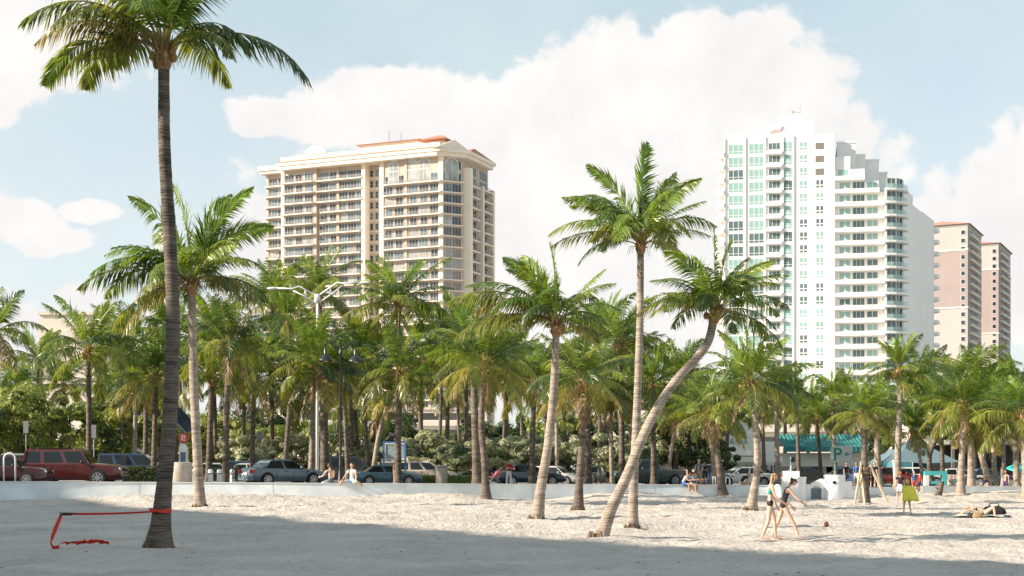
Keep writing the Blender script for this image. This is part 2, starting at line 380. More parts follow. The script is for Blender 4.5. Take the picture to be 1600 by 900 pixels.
def make_wall():
    WH=mat('white_wall_paint',(.76,.82,.85),rough=.7,var=.12,scale=1.1,bump=.12,bscale=14)
    WH2=mat('weathered_white_paint',(.78,.78,.76),rough=.75,var=.10,scale=.5,bump=.1,bscale=14,col2=None)
    # three runs of wall, with the entry gap between the second and third
    runs=[(-48,15.2,'long low white sea wall with a flat coping, left of the wall entry'),
          (24.2,60,'low white sea wall to the right of the wall entry, people sitting along it')]
    for x0,x1,lab in runs:
        t=thing('sea_wall',lab,'wall',(0,0,0)); body=MB(); cap=MB(); n=int((x1-x0)/1.0)
        xs=[x0+(x1-x0)*i/n for i in range(n+1)]
        def strip(mb,o0,o1,dz0,dz1,zb=None):
            V=[];F=[]
            for x in xs:
                y=wall_y(x); top=zs(x)+dz1; bot=(zs(x)+dz0) if zb is None else zb
                V+=[(x,y+o0,bot),(x,y+o0,top),(x,y+o1,top),(x,y+o1,bot)]
            for i in range(n):
                a=i*4;b=a+4
                F+=[(a,b,b+1,a+1),(a+1,b+1,b+2,a+2),(a+2,b+2,b+3,a+3)]
            F+=[(0,1,2,3),(n*4+3,n*4+2,n*4+1,n*4)]
            mb.add(V,F)
        strip(body,0,.34,0,.09,zb=-.6); strip(cap,-.03,.37,.0905,.13)
        body.build('wall_face',WH,t); cap.build('coping',WH2,t)
        jt=MB(); 
        for x in xs[::7]:
            y=wall_y(x); jt.box(x-.012,x+.012,y-.006,y+.01,-.3,zs(x)+.085)
        jt.build('joint',mat('joint_grey',(.45,.46,.46),rough=.9),t)
make_wall()

# ------------------------------------------------------------------ left tower
GLASS_A=mat('tower_glass_dark',(.025,.035,.045),rough=.12,var=.5,scale=.15,spec=.8)
GLASS_B=mat('tower_glass_curtain',(.30,.31,.30),rough=.25,var=.4,scale=.3,spec=.7)
GLASS_C=mat('tower_glass_blue',(.10,.15,.18),rough=.12,var=.4,scale=.2,spec=.8)
GLASS_T=mat('teal_glass',(.26,.43,.41),rough=.15,var=.3,scale=.12,spec=.8)
GLASS_TD=mat('dark_teal_glass',(.09,.15,.155),rough=.12,var=.4,scale=.12,spec=.8)
FRAME=mat('white_frame',(.72,.71,.68),rough=.5,var=.05)
RAIL=mat('balcony_rail',(.25,.25,.26),rough=.4,var=.1,alpha=.26)

def window_mesh(name, w, h, nx, ny, glass, frame=FRAME, fr=.07, dep=.10, low=None):
    # set with its back at y=0, front at y=-dep; x centred, z from 0
    mb=MB(); mb.mi=0
    mb.box(-w/2,w/2,-.03,0,0,h)           # glass sheet
    mb.mi=1
    for i in range(nx+1):
        x=-w/2+w*i/nx; a=fr*(1 if i in(0,nx) else .7); mb.box(x-a/2,x+a/2,-dep,-.031,0,h)
    zl=[0,h] if ny==1 else ([0,low,h] if low else [h*i/ny for i in range(ny+1)])
    for z in zl:
        for i in range(nx):
            x0=-w/2+w*i/nx+fr/2; x1=-w/2+w*(i+1)/nx-fr/2
            mb.box(x0,x1,-dep+.012,-.032,z-(0 if z==0 else fr*.6),z+(fr if z==0 else 0))
    return mb.mesh(name,[glass,frame])
class WinSet:
    """window copies under one building: the ones that show largest as parts, the rest as one part"""
    def __init__(s,parent,limit=100): s.p=parent; s.items=[]; s.limit=limit
    def add(s,me,x,y,z,rz=0,rank=0): s.items.append((rank,len(s.items),me,x,y,z,rz))
    def finish(s,name='window'):
        s.items.sort(key=lambda t:(t[0],t[1]))
        for it in s.items[:s.limit]:
            link_mesh(name,it[2],s.p,(it[3],it[4],it[5]),(0,0,it[6]))
        rest=s.items[s.limit:]
        if rest:
            bm=bmesh.new(); mats=[]
            V=[];F=[];MI=[]
            cache={}
            for it in rest:
                me=it[2]
                if me.name not in cache:
                    off=[]
                    for m in me.materials:
                        if m not in mats: mats.append(m)
                        off.append(mats.index(m))
                    cache[me.name]=([v.co.copy() for v in me.vertices],[tuple(p.vertices) for p in me.polygons],[off[p.material_index] for p in me.polygons])
                vs,fs,mi=cache[me.name]; T=Matrix.Translation((it[3],it[4],it[5]))@Matrix.Rotation(it[6],4,'Z'); n=len(V)
                V+=[tuple(T@v) for v in vs]; F+=[tuple(n+i for i in f) for f in fs]; MI+=mi
            me=bpy.data.meshes.new(name); me.from_pydata(V,[],F)
            for m in mats: me.materials.append(m)
            me.polygons.foreach_set('material_index',MI); me.update()
            tag(link_mesh(name,me,s.p),kind='stuff')
rnd=random.Random(11)
def tower_left():
    CR=mat('cream_stucco',(.74,.66,.56),rough=.85,var=.06,scale=.3)
    TAN=mat('tan_stucco',(.48,.39,.32),rough=.9,var=.08,scale=.25)
    TILE=mat('red_roof_tile',(.44,.19,.13),rough=.8,var=.25,scale=2.0,bump=.5,bscale=12)
    t=thing('condominium_tower','tall cream and tan condominium tower with ribbon balconies and red tiled roofs, on the left','tower',(-19.8,400,zs(-19)-.1),R(-23.1))
    bz=zs(-19)-.1; FH=3.08; top=86.8-bz; nf=27
    wall=MB()
    # sections: x0,x1,recess,depth of balcony,levels from,roof level
    S=[(-58.8,-52,2.5,1.7,0,'L1'),(-52,-41,0,1.5,0,'L2'),(-41,-25,.9,1.5,0,'L3'),(-25,-19,2.6,0,0,'L4'),(-19,0,0,1.4,1,'R')]
    for x0,x1,rc,bd,k0,nm in S:
        wall.box(x0+.002,x1-.002,rc,23,-1,91-bz-.5)
    wall.prism([(0,.0),(4,5),(4,23),(0,23)],-1,91-bz-.5)
    wall.build('wall',TAN,t)
    # windows variants
    sl=[window_mesh('window',2.9,2.45,3,1,g) for g in (GLASS_A,GLASS_B,GLASS_C)]
    sm=[window_mesh('window',2.2,2.4,2,1,g) for g in (GLASS_A,GLASS_B,GLASS_C)]
    nr=[window_mesh('window',1.1,1.9,1,2,g) for g in (GLASS_A,GLASS_C,GLASS_A)]
    sd_=window_mesh('window',5.2,2.65,4,1,GLASS_A)
    WS=WinSet(t)
    pick=lambda a: a[rnd.choices((0,1,2),(7,1,3))[0]]
    RL=[]
    for k in range(nf):
        z=top-FH*k
        if z<1: break
        mb=MB()
        for x0,x1,rc,bd,k0,nm in S:
            if bd==0:
                mb.box(x0+.01,x1-.01,rc-.14,rc+.3,z-.25,z); continue
            if nm=='R' and k==0: continue
            yb=rc-bd
            if nm=='L1':      # rounded outer end bulging past the wall
                pl=[(x1-.01,yb),(x1-.01,rc+.3),(x0-.3,rc+3),(x0-1.0,rc+2.4),(x0-1.3,rc+1.2),(x0-1.1,rc+.1),(x0-.7,rc-1.0),(x0+1,yb)]
                mb.prism([(a,b) for a,b in pl][::-1],z-.30,z)
            elif nm=='L3' and k>=3:
                mb.prism([(x0+1.5,rc+.3),(x0+1.5,yb+.6),(x0+2.3,yb),(x1-1,yb),(x1-.02,yb+.8),(x1-.02,rc+.3)],z-.30,z)
            elif nm=='R':
                mb.prism([(x0+.4,rc+.3),(x0+.8,yb+.5),(x0+1.8,yb),(x1+.1,yb-.05),(x1+4.9,5-.9),(x1+3.9,5.6),(x1,rc+.3)],z-.30,z)
            else:
                mb.prism([(x0+.01,rc+.3),(x0+.01,yb+.3),(x0+.6,yb),(x1-.6,yb),(x1-.01,yb+.3),(x1-.01,rc+.3)],z-.30,z)
        # side face balcony slabs
        if k>0: mb.box(4.0,5.5,9,14.5,z-.4,z); mb.box(4.0,5.9,16.5,22.6,z-.4,z)
        mb.build('balcony_slab',CR,t)
        for x0,x1,rc,bd,k0,nm in S:
            rl=MB()
            if bd==0 or (nm=='R' and k==0): continue
            yb=rc-bd
            a=x0+(1.5 if nm=='L3' and k>=3 else .3); rl.box(a,x1-.3,yb+.06,yb+.1,z,z+1.0)
            RL.append(rl)
        if k>0:
            rl=MB(); rl.box(5.4,5.44,9,14.5,z,z+1); RL.append(rl); rl=MB(); rl.box(5.8,5.84,16.5,22.5,z,z+1); RL.append(rl)
        # windows
        for x0,x1,rc,bd,k0,nm in S:
            if nm=='L4':
                for xx in (-23.7,-22.0,-20.3): WS.add(pick(nr),xx,rc-.002,z+.3,0,k)
                continue
            if nm=='R' and k==0: continue
            if nm=='R' and k==0: continue
            spans={'L1':[-57.0,-53.9],'L2':[-49.8,-46.6,-43.2],'L3':[-38.6,-35.4,-32.2,-29.2,-26.6],'R':[-16.8,-13.4,-8.9,-5.6,-2.2]}[nm]
            for xx in spans:
                WS.add(pick(sl if rnd.random()<.65 else sm),xx+rnd.uniform(-.15,.15),rc-.002,z+.02,0,k)
        # chamfer and side windows
        ang=math.atan2(5,4)
        for q in (.28,.72): WS.add(pick(sl),4*q+.004,5*q-.003,z+.02 if k else z+.4,ang,k)
        for yy in (11.8,19.4): WS.add(sd_,4.003,yy,z+.02,R(90),k)
    WS.finish()
    for q in RL[:96]: q.build('railing',RAIL,t)
    rest=MB()
    for q in RL[96:]: rest.add(q.v,q.f)
    tag(rest.build('railing',RAIL,t),kind='stuff')
    # piers
    for x,w,y in ((-58.9,.8,2.2),(-52,1.1,-.3),(-41,1.0,-.25),(-33.8,.9,.5),(-25,1.2,-.2),(-19,1.3,-.3),(-11.2,.9,-.35),(-.2,1.3,-.35)):
        m=MB(); m.box(x-w/2,x+w/2,y,y+3,-1,91-bz-.48); m.build('pier',CR if w>1 else TAN,t)
    for y,w in ((6.6,1.7),(15.6,1.0),(23.0,1.1)):
        m=MB(); m.box(3.0,6.3 if y<8 else 6.0,y-w/2,y+w/2,-1,(88.0 if y<8 else 84.5)-bz); m.build('pier',CR,t)
    # top cornice and parapet (right part higher)
    c=MB(); e=91-bz
    c.box(-60.6,-52.0,.4,23.5,e-.499,e+.35); c.box(-61.0,-52.1,0,24,e+.35,e+1.7)
    c.box(-52,-.5,-2.2,23.6,e-.496,e+.6); c.box(-52.6,.6,-2.5,24,e+.6,e+1.5)
    c.box(-52,0,-1.4,22,e+1.5,e+3.3)
    c.prism([(-.49,-2.2),(6.0,4.6),(6.0,22.4),(-.49,22.4)],e-.494,e+.6)
    c.prism([(.61,-2.7),(6.6,4.3),(6.6,23),(.61,23)],e+.601,e+1.52)
    c.build('cornice',CR,t)
    a=MB(); # arched parapet ornament
    n=14; pts=[(-40+3.6*math.cos(math.pi*i/n), e+3.3+2.6*math.sin(math.pi*i/n)) for i in range(n+1)]
    a.side_prism(pts[::-1],-1.6,-1.0); a.build('parapet_arch',CR,t)
    st=MB(); st.box(-52.5,.4,-2.55,-2.2,e+1.501,e+1.85); st.build('tile_course',TILE,t)
    # double-height arched bay
    def arch(mb,cx,w,z0,h,y,mi):
        mb.mi=mi; n=12; pts=[(cx-w/2,z0),(cx+w/2,z0)]+[(cx+w/2*math.cos(math.pi*i/n),z0+h-w/2+w/2*math.sin(math.pi*i/n)) for i in range(n+1)]
        mb.side_prism(pts,y,y+.08)
    z1=top-FH*1
    for cx,w in ((-5.5,3.6),(-9.4,3.6),(-15.2,3.0)):
        mb=MB(); arch(mb,cx,w+.5,z1+.4,6.4,-.10,1); arch(mb,cx,w,z1+.4,6.1,-.185,0)
        mb.mi=1; mb.box(cx-.06,cx+.06,-.24,-.187,z1+.4,z1+6.3); mb.box(cx-w/2,cx+w/2,-.235,-.188,z1+3.6,z1+3.8)
        mb.build('arched_window',[GLASS_B,FRAME],t)
    mb=MB(); mb.T=Matrix.Translation((2,2.5,0))@Matrix.Rotation(math.atan2(5,4),4,'Z')
    arch(mb,0,4.2,z1+.4,6.4,-.12,1); arch(mb,0,3.8,z1+.4,6.1,-.2,0); mb.mi=1; mb.box(-.06,.06,-.26,-.203,z1+.4,z1+6.2); mb.build('arched_window',[GLASS_B,FRAME],t)
    # gable over the chamfered corner
    g=MB(); g.T=Matrix.Translation((3.4,0.8,0))@Matrix.Rotation(R(62),4,'Z')
    g.side_prism([(-5.5,e+1.52),(6,e+1.52),(.5,e+4.2)],.2,3.5); g.build('gable',CR,t)
    # hipped tile roofs
    def hip(x0,x1,y0,y1,z,h,ins):
        m=MB(); mx=(y1-y0)/2
        m.add([(x0,y0,z),(x1,y0,z),(x1,y1,z),(x0,y1,z),(x0+ins,y0+mx,z+h),(x1-ins,y0+mx,z+h)],[(0,1,5,4),(2,3,4,5),(1,2,5),(3,0,4),(3,2,1,0)])
        m.build('tiled_roof',TILE,t)
    pb=MB(); pb.box(-29,-7.5,5,20,e+3.3,e+6.2); pb.box(-6.5,-1,4,12,e+3.3,e+5); pb.build('penthouse',CR,t)
    hip(-30,-8.5,4,21,e+6.2,2.1,6); hip(-8.2,.6,1,12,e+5.0,2.2,3.6); hip(.2,6.6,5,22,e+1.53,2.6,2.6)
    an=MB(); an.tube([(-21,8,e+6),(-21,8,e+10.5)],.12,6); an.tube([(-17,8,e+6),(-17,8,e+9.6)],.10,6); an.build('antenna',mat('roof_metal',(.3,.3,.3),rough=.5),t)
tower_left()

def tower_right():
    WT=mat('bright_white_stucco',(.80,.79,.76),rough=.8,var=.04,scale=.2)
    bz=zs(60)-.1
    t=thing('condominium_tower','tall stark white condominium tower with teal windows and stepped right shoulder','tower',(75,330,bz),R(-11.5))
    FH=3.0; ztop=80.2-bz
    w=MB()
    w.box(-25.5,-.002,0,24,-1,ztop)                     # main block
    w.box(-26.6,-25.502,2.5,20,-1,ztop-4)
    w.build('wall',WT,t)
    p=MB(); p.box(-17,-5,1.5,12,ztop+.001,ztop+3.6); p.box(-13,-6.2,2,10,ztop+3.6,ztop+5.6); p.box(-25.6,-19,-.1,5,ztop,ztop+.9)
    p.build('penthouse',WT,t)
    em=MB(); em.tube([(-15,1.45,ztop+1.4),(-13.8,1.45,ztop+1.9),(-12.8,1.45,ztop+1.7),(-12.0,1.45,ztop+2.7)],[.35,.5,.35,.3],6); em.build('emblem',mat('pink_emblem',(.7,.5,.47),rough=.7),t)
    rm=MB(); rm.box(-10,-9.2,4,5,ztop+5.6,ztop+6.8); rm.box(-8.8,-8.2,4,5,ztop+5.6,ztop+6.5); rm.tube([(-8,4.5,ztop+5.6),(-8,4.5,ztop+8)],.08,5); rm.build('roof_plant',mat('roof_metal',(.3,.3,.3)),t)
    # stepped shoulder: front terraces and setback walls
    sh=MB()
    steps=[(0,3.4,0,75.0),(3.402,6.6,0,72.0),(6.602,9.9,0,69.0),(9.902,11.2,0,66.4)]
    for x0,x1,y0,z in steps: sh.box(x0,x1,y0+.8,16,-1,z-bz)
    back=[(0,4.4,79.2),(4.402,6.6,76.4),(6.602,9.8,75.4),(9.802,11.8,72.6),(11.802,13.6,69.4),(13.602,15.2,66.9)]
    for i,(x0,x1,z) in enumerate(back): sh.box(x0+.5,x1+.5,6+1.6*i,22+1.5*i,-1,z-bz)
    pts=[(11.2,.8)]+[(11.2+4.2*math.sin(R(a)),4.2-3.4*math.cos(R(a))-.0) for a in (15,35,55,75,90)]+[(15.4,14),(11.2,14)]
    sh.prism(pts,-1,66.4-bz)
    sh.build('stepped_wall',WT,t)
    cp=MB()
    for i,(x0,x1,z) in enumerate(back): cp.box(x0+.4,x1+.6,5.8+1.6*i,6.1+1.6*i,z-bz,z-bz+.5)
    cp.build('parapet',WT,t)
    WS=WinSet(t)
    g=[GLASS_T,GLASS_TD]
    A=[window_mesh('window',3.5,2.5,3,2,q,FRAME,.17,.06,low=.8) for q in g]
    B=[window_mesh('window',2.1,2.5,2,2,q,FRAME,.16,.06,low=.8) for q in g]
    Cw=[window_mesh('window',1.95,2.3,2,2,q,WT,.34,.06,low=1.05) for q in (GLASS_T,GLASS_TD)]
    Dk=[window_mesh('window',2.7,1.7,3,1,GLASS_TD,FRAME,.12,.06)]
    E=[window_mesh('window',2.5,1.7,2,1,q,FRAME,.2,.06) for q in g]
    pk=lambda a:a[0 if rnd.random()<.6 else 1] if len(a)>1 else a[0]
    lev=0
    for k in range(26):
        z=ztop-3.9-FH*k
        if z<1: break
        WS.add(pk(A),-22.8,-.002,z,0,k); WS.add(pk(A),-18.0,-.002,z,0,k)
        WS.add(pk(B),-10.7,-.002,z+.1,0,k); WS.add(pk(Cw),-7.2,-.002,z+.2,0,k)
        if k>2: WS.add(pk(Cw),-3.5,-.002,z+.2,0,k)
        bd=MB()      # recessed balcony column
        bd.box(-15.7,-12.2,-1.0,-.003,z-.35,z+.42); bd.build('balcony',WT,t)
        WS.add(Dk[0],-13.9,-.003,z+.75,0,k)
        lb=MB(); lb.prism([(-25.6,-.6),(-25.6,2.2),(-27.2,3.2),(-27.6,1.6),(-26.9,.1)][::-1],z-.25,z+.75); lb.build('balcony',WT,t)
        zb=z-.2
        if zb<75-bz-2.2:
            hi=3.4 if zb>72-bz-1.5 else (6.6 if zb>69-bz-1.5 else (9.9 if zb>66.4-bz-1.5 else 11.1))
            bb=MB(); bb.box(.02,hi,-.9,.79,zb-.85,zb+.05); bb.build('balcony',WT,t)
            if hi>9:
                WS.add(pk(E),2.2,.798,zb+.25,0,k); WS.add(Dk[0],5.3,.798,zb+.25,0,k); WS.add(pk(E),8.4,.798,zb+.25,0,k)
                r=5.6; cb=MB(); cb.prism([(11.12,-.9),(11.12,.7)]+[(11.1+ (r-1.2)*math.sin(R(a)),4.8-(r-1.5)*math.cos(R(a))) for a in (0,90)][:0]+[(15.2,5.5),(16.8,5.5)]+[(11.2+r*math.sin(R(a)),4.7-r*math.cos(R(a))) for a in (80,62,44,26,8)],zb-.45,zb+.0)
                cb.build('curved_balcony',WT,t)
                cr=MB(); pr=[(11.2+(r-.1)*math.sin(R(a)),4.7-(r-.1)*math.cos(R(a))) for a in (2,20,38,56,74,88)]
                cr.add([(x,y,zb+.001) for x,y in pr]+[(x,y,zb+1.0) for x,y in pr],[(i,i+1,i+7,i+6) for i in range(5)])
                cr.build('glass_railing',mat('teal_rail',(.35,.5,.5),rough=.1,alpha=.65),t)
                for a in (20,50,78):
                    WS.add(B[1],11.2+4.22*math.sin(R(a)),4.2-3.42*math.cos(R(a)),zb+.05,R(a),k)
            elif hi>3: WS.add(pk(E) if k<5 else Dk[0],1.8,.798,zb+.3,0,k)
    for k in range(3):
        z=ztop-3.4-FH*k; m=MB(); m.box(-4.5,-2.6,-.06,-.002,z,z+1.5); m.build('opening',mat('opening_shade',(.18,.16,.14)),t)  # flat dark panels on the wall stand in for shaded openings
    WS.finish()
    f=MB()
    for x in (-25.4,-20.6,-16.0,-11.95,-9.5,-.25): f.box(x-.14,x+.14,-.3,-.003,-1,ztop)
    f.build('pilaster',WT,t)
    for px0 in (0,):
        m=MB(); m.box(11.12,11.5,-.6,.78,-1,66.4-bz); m.build('pier',WT,t)
    # shaded wing turned away to the right
    W2=thing('condominium_wing','plain windowless pale wing wall right of the white tower, rounded balconies on its far edge','tower',(92.0,336,bz),R(62.8))
    m=MB(); m.box(0,13,0,14,-1,69.2-bz); m.box(13.002,25,0,14,-1,67.0-bz); m.box(25.002,40,0,14,-1,67.3-bz); m.build('wall',WT,W2)
    for k in range(21):
        z=64.5-bz-3.0*k
        if z<2: break
        m=MB(); m.prism([(40.01,-.8),(42.4,-1.0),(43.8,.6),(43.9,3.2),(40.01,3.6)],z,z+.9); m.build('balcony',WT,W2)
tower_right()

def tower_far():
    TAN=mat('pale_tan_stucco',(.37,.36,.345),rough=.9,var=.05,scale=.1); PK=mat('dusty_pink_stucco',(.30,.25,.24),rough=.9,var=.06,scale=.1)
    TRM=mat('cream_trim',(.58,.54,.49),rough=.85); TILE=mat('terracotta_tile',(.34,.20,.155),rough=.8,var=.2)
    def blk(lab,cx,cy,rz,wl,wr,top,pz0,pz1,ncol):
        t=thing('condominium_tower',lab,'tower',(cx,cy,zs(60)-.1),rz)
        m=MB(); m.box(-wl,0,0,wr,-1,top); m.build('wall',TAN,t)
        m=MB(); m.box(-wl-.06,.06,-.06,wr+.06,pz0,pz1); m.build('pink_panel',PK,t)
        for z in (pz0-.6,pz1,top-.7):
            m=MB(); m.box(-wl-.2,.2,-.2,wr+.2,z,z+.6); m.build('band',TRM,t)
        m=MB(); x0,x1,y0,y1=-wl-1,1,-1,wr+1; m.add([(x0,y0,top),(x1,y0,top),(x1,y1,top),(x0,y1,top),((x0+x1)/2-1,y0+5,top+2.2),((x0+x1)/2+1,y1-5,top+2.2)],[(0,1,4),(1,2,5,4),(2,3,5),(3,0,4,5),(3,2,1,0)]); m.build('tiled_roof',TILE,t)
        WS=WinSet(t,60); wm=window_mesh('window',1.5,1.7,1,1,GLASS_A,FRAME,.12,.1); wb=window_mesh('window',2.2,2.4,2,1,GLASS_C,FRAME,.12,.1)
        for k in range(int(top/3)-1):
            z=top-4-3.0*k
            if z<2: break
            WS.add(wm,-1.6,-.07,z,0,k)
            for c in range(ncol): WS.add(wb,.07,3.5+c*4.2,z,R(90),k)
            if k%1==0:
                b=MB(); b.box(.07,1.3,2.2,wr*.72,z-.4,z+.6) if ncol>2 else b.box(.07,1.1,6.4,wr*.8,z-.4,z+.6)
                b.build('balcony',TRM,t)
        WS.finish()
    blk('slim tan tower with a pink upper panel and tiled cap, beside the white tower',166.6,520,R(-27.4),17,30,92.2,62,82.5,3)
    blk('rearmost narrow tan tower with a pink panel and tiled cap, far right of the skyline',193.6,566,R(-27.4),21,32,92.5,57,82,3)
tower_far()
# ------------------------------------------------------------------ palms
GREEN=[(.075,.145,.022),(.13,.20,.026),(.036,.082,.022),(.19,.245,.032)]
YEL=[(.24,.24,.05),(.33,.28,.07),(.16,.18,.035)]
BRN=[(.32,.23,.12),(.38,.29,.16),(.25,.17,.09)]
def lerp(a,b,t): return tuple(a[i]*(1-t)+b[i]*t for i in range(3))
def frond(mb, phi, e0, e1, L, rg, age, org=(0,0,0), pairs=44, roll=None, lf=1.0, wid=1.0, hang=None):
    """one pinnate leaf: phi azimuth (rad), e0/e1 start and end elevation (deg), age 0 young .. 1 dead"""
    if roll is None: roll=rg.uniform(-.5,.5)
    if e0>66 and age<.22: roll=rg.choice((-1,1))*rg.uniform(.7,1.45)
    if hang is None: hang=min(1,.36+.70*age+rg.uniform(-.15,.2))
    n=11; pts=[Vector(org)]; dirs=[]
    curve=rg.uniform(-.38,.38); lf*=.72+.28*min(1,age*3.2); split=rg.random()<.3+.4*age; gap=rg.uniform(.35,.8)
    for i in range(n):
        t=(i+.5)/n; e=R(e0+(e1-e0)*t**1.15); a=phi+curve*t*t
        d=Vector((math.cos(e)*math.cos(a),math.cos(e)*math.sin(a),math.sin(e))); dirs.append(d); pts.append(pts[-1]+d*(L/n))
    rc=lerp((.30,.32,.10),(.42,.30,.15),age)
    mb.mi=0; mb.col=rc
    mb.tube(pts,[L*.0135*(1-.88*i/n) for i in range(n+1)],4,cap=False,squash=.7)
    base=rg.choice(GREEN)
    if age<.45: c0=lerp(base,(.17,.27,.04),max(0,.35-age)*1.6)
    elif age<.8: c0=lerp(base,rg.choice(YEL),min(1,(age-.4)*2.4))
    else: c0=lerp(rg.choice(YEL),rg.choice(BRN),min(1,(age-.72)*4))
    vs=[];fs=[];cs=[]
    for k in range(pairs):
        t=.17+.83*(k+.5)/pairs; s=t*n; i=min(n-1,int(s)); fr=s-i
        p=pts[i].lerp(pts[i+1],fr); d=dirs[i].lerp(dirs[min(n-1,i+1)],fr).normalized()
        lat=d.cross(Vector((0,0,1)))
        if lat.length<.05: lat=Vector((-math.sin(phi),math.cos(phi),0))
        lat.normalize(); nrm=lat.cross(d).normalized()
        lat2=lat*math.cos(roll)+nrm*math.sin(roll); nr2=lat.cross(d)*math.cos(roll)-lat*math.sin(roll)
        ll=L*.295*lf*(math.sin(math.pi*min(1,(t*.86+.14)))**.55)*(1 if t<.9 else 1-(t-.9)*3)
        for sd in (-1,1):
            if rg.random()<.04+.15*age or (split and abs(t-gap)<.025): continue
            fwd=.42+.75*t*t+2.6*max(0,.34-age)+rg.uniform(-.16,.16); up=.30*(1-age)+rg.uniform(-.16,.16)
            v=(lat2*sd+d*fwd+nr2*up); v.normalize()
            g=Vector((0,0,-1)); l=ll*rg.uniform(.72,1.12)
            v1=(v+g*hang*.55).normalized(); v2=(v+g*hang*1.5+Vector((rg.uniform(-.1,.1),rg.uniform(-.1,.1),0))).normalized()
            w=L*.0078*wid*rg.uniform(.75,1.15)
            wd=v1.cross(nr2).normalized()*w if v1.cross(nr2).length>.1 else d*w
            wd=(wd+nr2*w*rg.uniform(-.6,.6))
            a=p; b=p+v1*l*.45; c=b+v2*l*.55
            q=len(mb.v)+len(vs); vs+=[a-wd*.5,a+wd*.5,b+wd,b-wd,c]; fs+=[(q,q+1,q+2,q+3),(q+3,q+2,q+4)]
            cv=rg.uniform(.62,1.32); cc=tuple(x*cv for x in c0); tip=lerp(cc,(.34,.27,.10),min(.75,.12+age*.6)*rg.random())
            cs+=[cc,cc,cc,cc,tip]
    mb.v+=[tuple(x) for x in vs]; mb.f+=fs; mb.m+=[0]*len(fs); mb.c+=cs
def boot(mb, rg, r, h):       # fibrous leaf bases round the growing point
    mb.mi=0
    for k in range(26):
        a=rg.uniform(0,6.28); z=rg.uniform(-.2*h,.75*h); rr=r*(1.0+.5*math.sin(max(0,min(1,(z/h)))*3.1)); c=rg.choice([(.30,.17,.09),(.42,.26,.14),(.20,.12,.07),(.46,.34,.18)])
        mb.col=c; p=Vector((math.cos(a)*rr*.7,math.sin(a)*rr*.7,z)); d=Vector((math.cos(a)*rg.uniform(.25,.8),math.sin(a)*rg.uniform(.25,.8),rg.uniform(.5,1.3)))
        q=p+d*r*rg.uniform(.8,1.7); mb.tube([p,p.lerp(q,.5)+Vector((0,0,.02)),q],[r*.28,r*.22,r*.06],5,squash=.5)
    mb.col=(.33,.2,.11); mb.lathe([(r*.8,-.25*h),(r*1.12,0),(r*1.25,.3*h),(r*1.0,.65*h),(r*.5,.95*h)],10)
    for k in range(12):          # old flower stalks and fibre hanging down
        a=rg.uniform(0,6.28); L=r*rg.uniform(1.5,3.6); p=Vector((math.cos(a)*r*1.0,math.sin(a)*r*1.0,.3*h)); mb.col=rg.choice([(.46,.30,.15),(.55,.40,.2),(.3,.18,.1)])
        q=p+Vector((math.cos(a)*L*.5,math.sin(a)*L*.5,L*.05)); w=q+Vector((math.cos(a)*L*.2,math.sin(a)*L*.2,-L*.8)); mb.tube([p,q,w],[r*.07,r*.05,r*.03],3)
def nuts(mb, rg, r, h, n=9):
    mb.mi=0
    for k in range(n):
        a=rg.uniform(0,6.28); mb.col=rg.choice([(.20,.22,.05),(.34,.24,.07),(.30,.18,.08)])
        mb.ball((math.cos(a)*r*1.5,math.sin(a)*r*1.5,.1*h+rg.uniform(-.25,.2)*h),r*.42,7,5,(1,1,1.25))
def crown_mesh(seed, n=24, old=.5, bright=0, L=1.0, up=1.0, pairs=56, skew=0, wind=0.0):
    rg=random.Random(seed); mb=MB(); ga=2.39996
    for i in range(n):
        t=i/(n-1); age=t*t*(.50+.42*old)+.28*bright*(1-t)
        e0=88-98*t**1.15 + rg.uniform(-12,12); e0=min(88,max(-22,e0)); e1=e0-(30+58*min(1,t*1.5))*rg.uniform(.6,1.3)
        e1=max(-76,e1); phi=i*ga+skew+rg.uniform(-.25,.25)
        frond(mb,phi,e0,e1,L*rg.uniform(.86,1.08)*(.8+.25*min(1,t*3)),rg,age,org=(math.cos(phi)*.03,math.sin(phi)*.03,.05-.06*t),pairs=pairs)
    if old>.5:
        for k in range(int(old*5)):   # dead skirt fronds
            phi=rg.uniform(0,6.28); frond(mb,phi,rg.uniform(-50,-20),-86,L*rg.uniform(.55,.85),rg,1.0,org=(0,0,-.04),pairs=26)
    return mb.mesh('crown',FROND)
CR=[crown_mesh(100+i,n=nn,old=o,bright=b) for i,(nn,o,b) in enumerate([(25,.5,.5),(26,.8,.7),(23,.3,.1),(25,.9,.9),(27,.6,0),(22,.6,.8),(23,.7,1.5)])]
_b=[]
for i in range(3):
    m_=MB(); boot(m_,random.Random(40+i),.16,.55); _b.append(m_.mesh('crown_shaft',FIBRE))
_n=[]
for i in range(2):
    m_=MB(); m_.col=((.24,.22,.06),(.34,.22,.09))[i]; m_.ball((0,0,0),.085,8,6,(1,1,1.25)); _n.append(m_.mesh('coconut',FIBRE,True))
def trunk_curve(pts, n=26):           # Catmull-Rom through the measured points
    P_=[Vector(p) for p in pts]; P_=[P_[0]*2-P_[1]]+P_+[P_[-1]*2-P_[-2]]; out=[]
    for i in range(1,len(P_)-2):
        m=max(4,n//(len(P_)-3))
        for k in range(m):
            t=k/m; a,b,c,d=P_[i-1],P_[i],P_[i+1],P_[i+2]
            out.append(.5*((2*b)+(c-a)*t+(2*a-5*b+4*c-d)*t*t+(3*b-a-3*c+d)*t**3))
    out.append(P_[-2]); return out
PALM_N=[0]
def vn1(x): return float(vnoise(np.array([x]),np.array([3.7]))[0])
def vn2(x,y): return float(vnoise(np.array([x+20]),np.array([y+9]))[0])
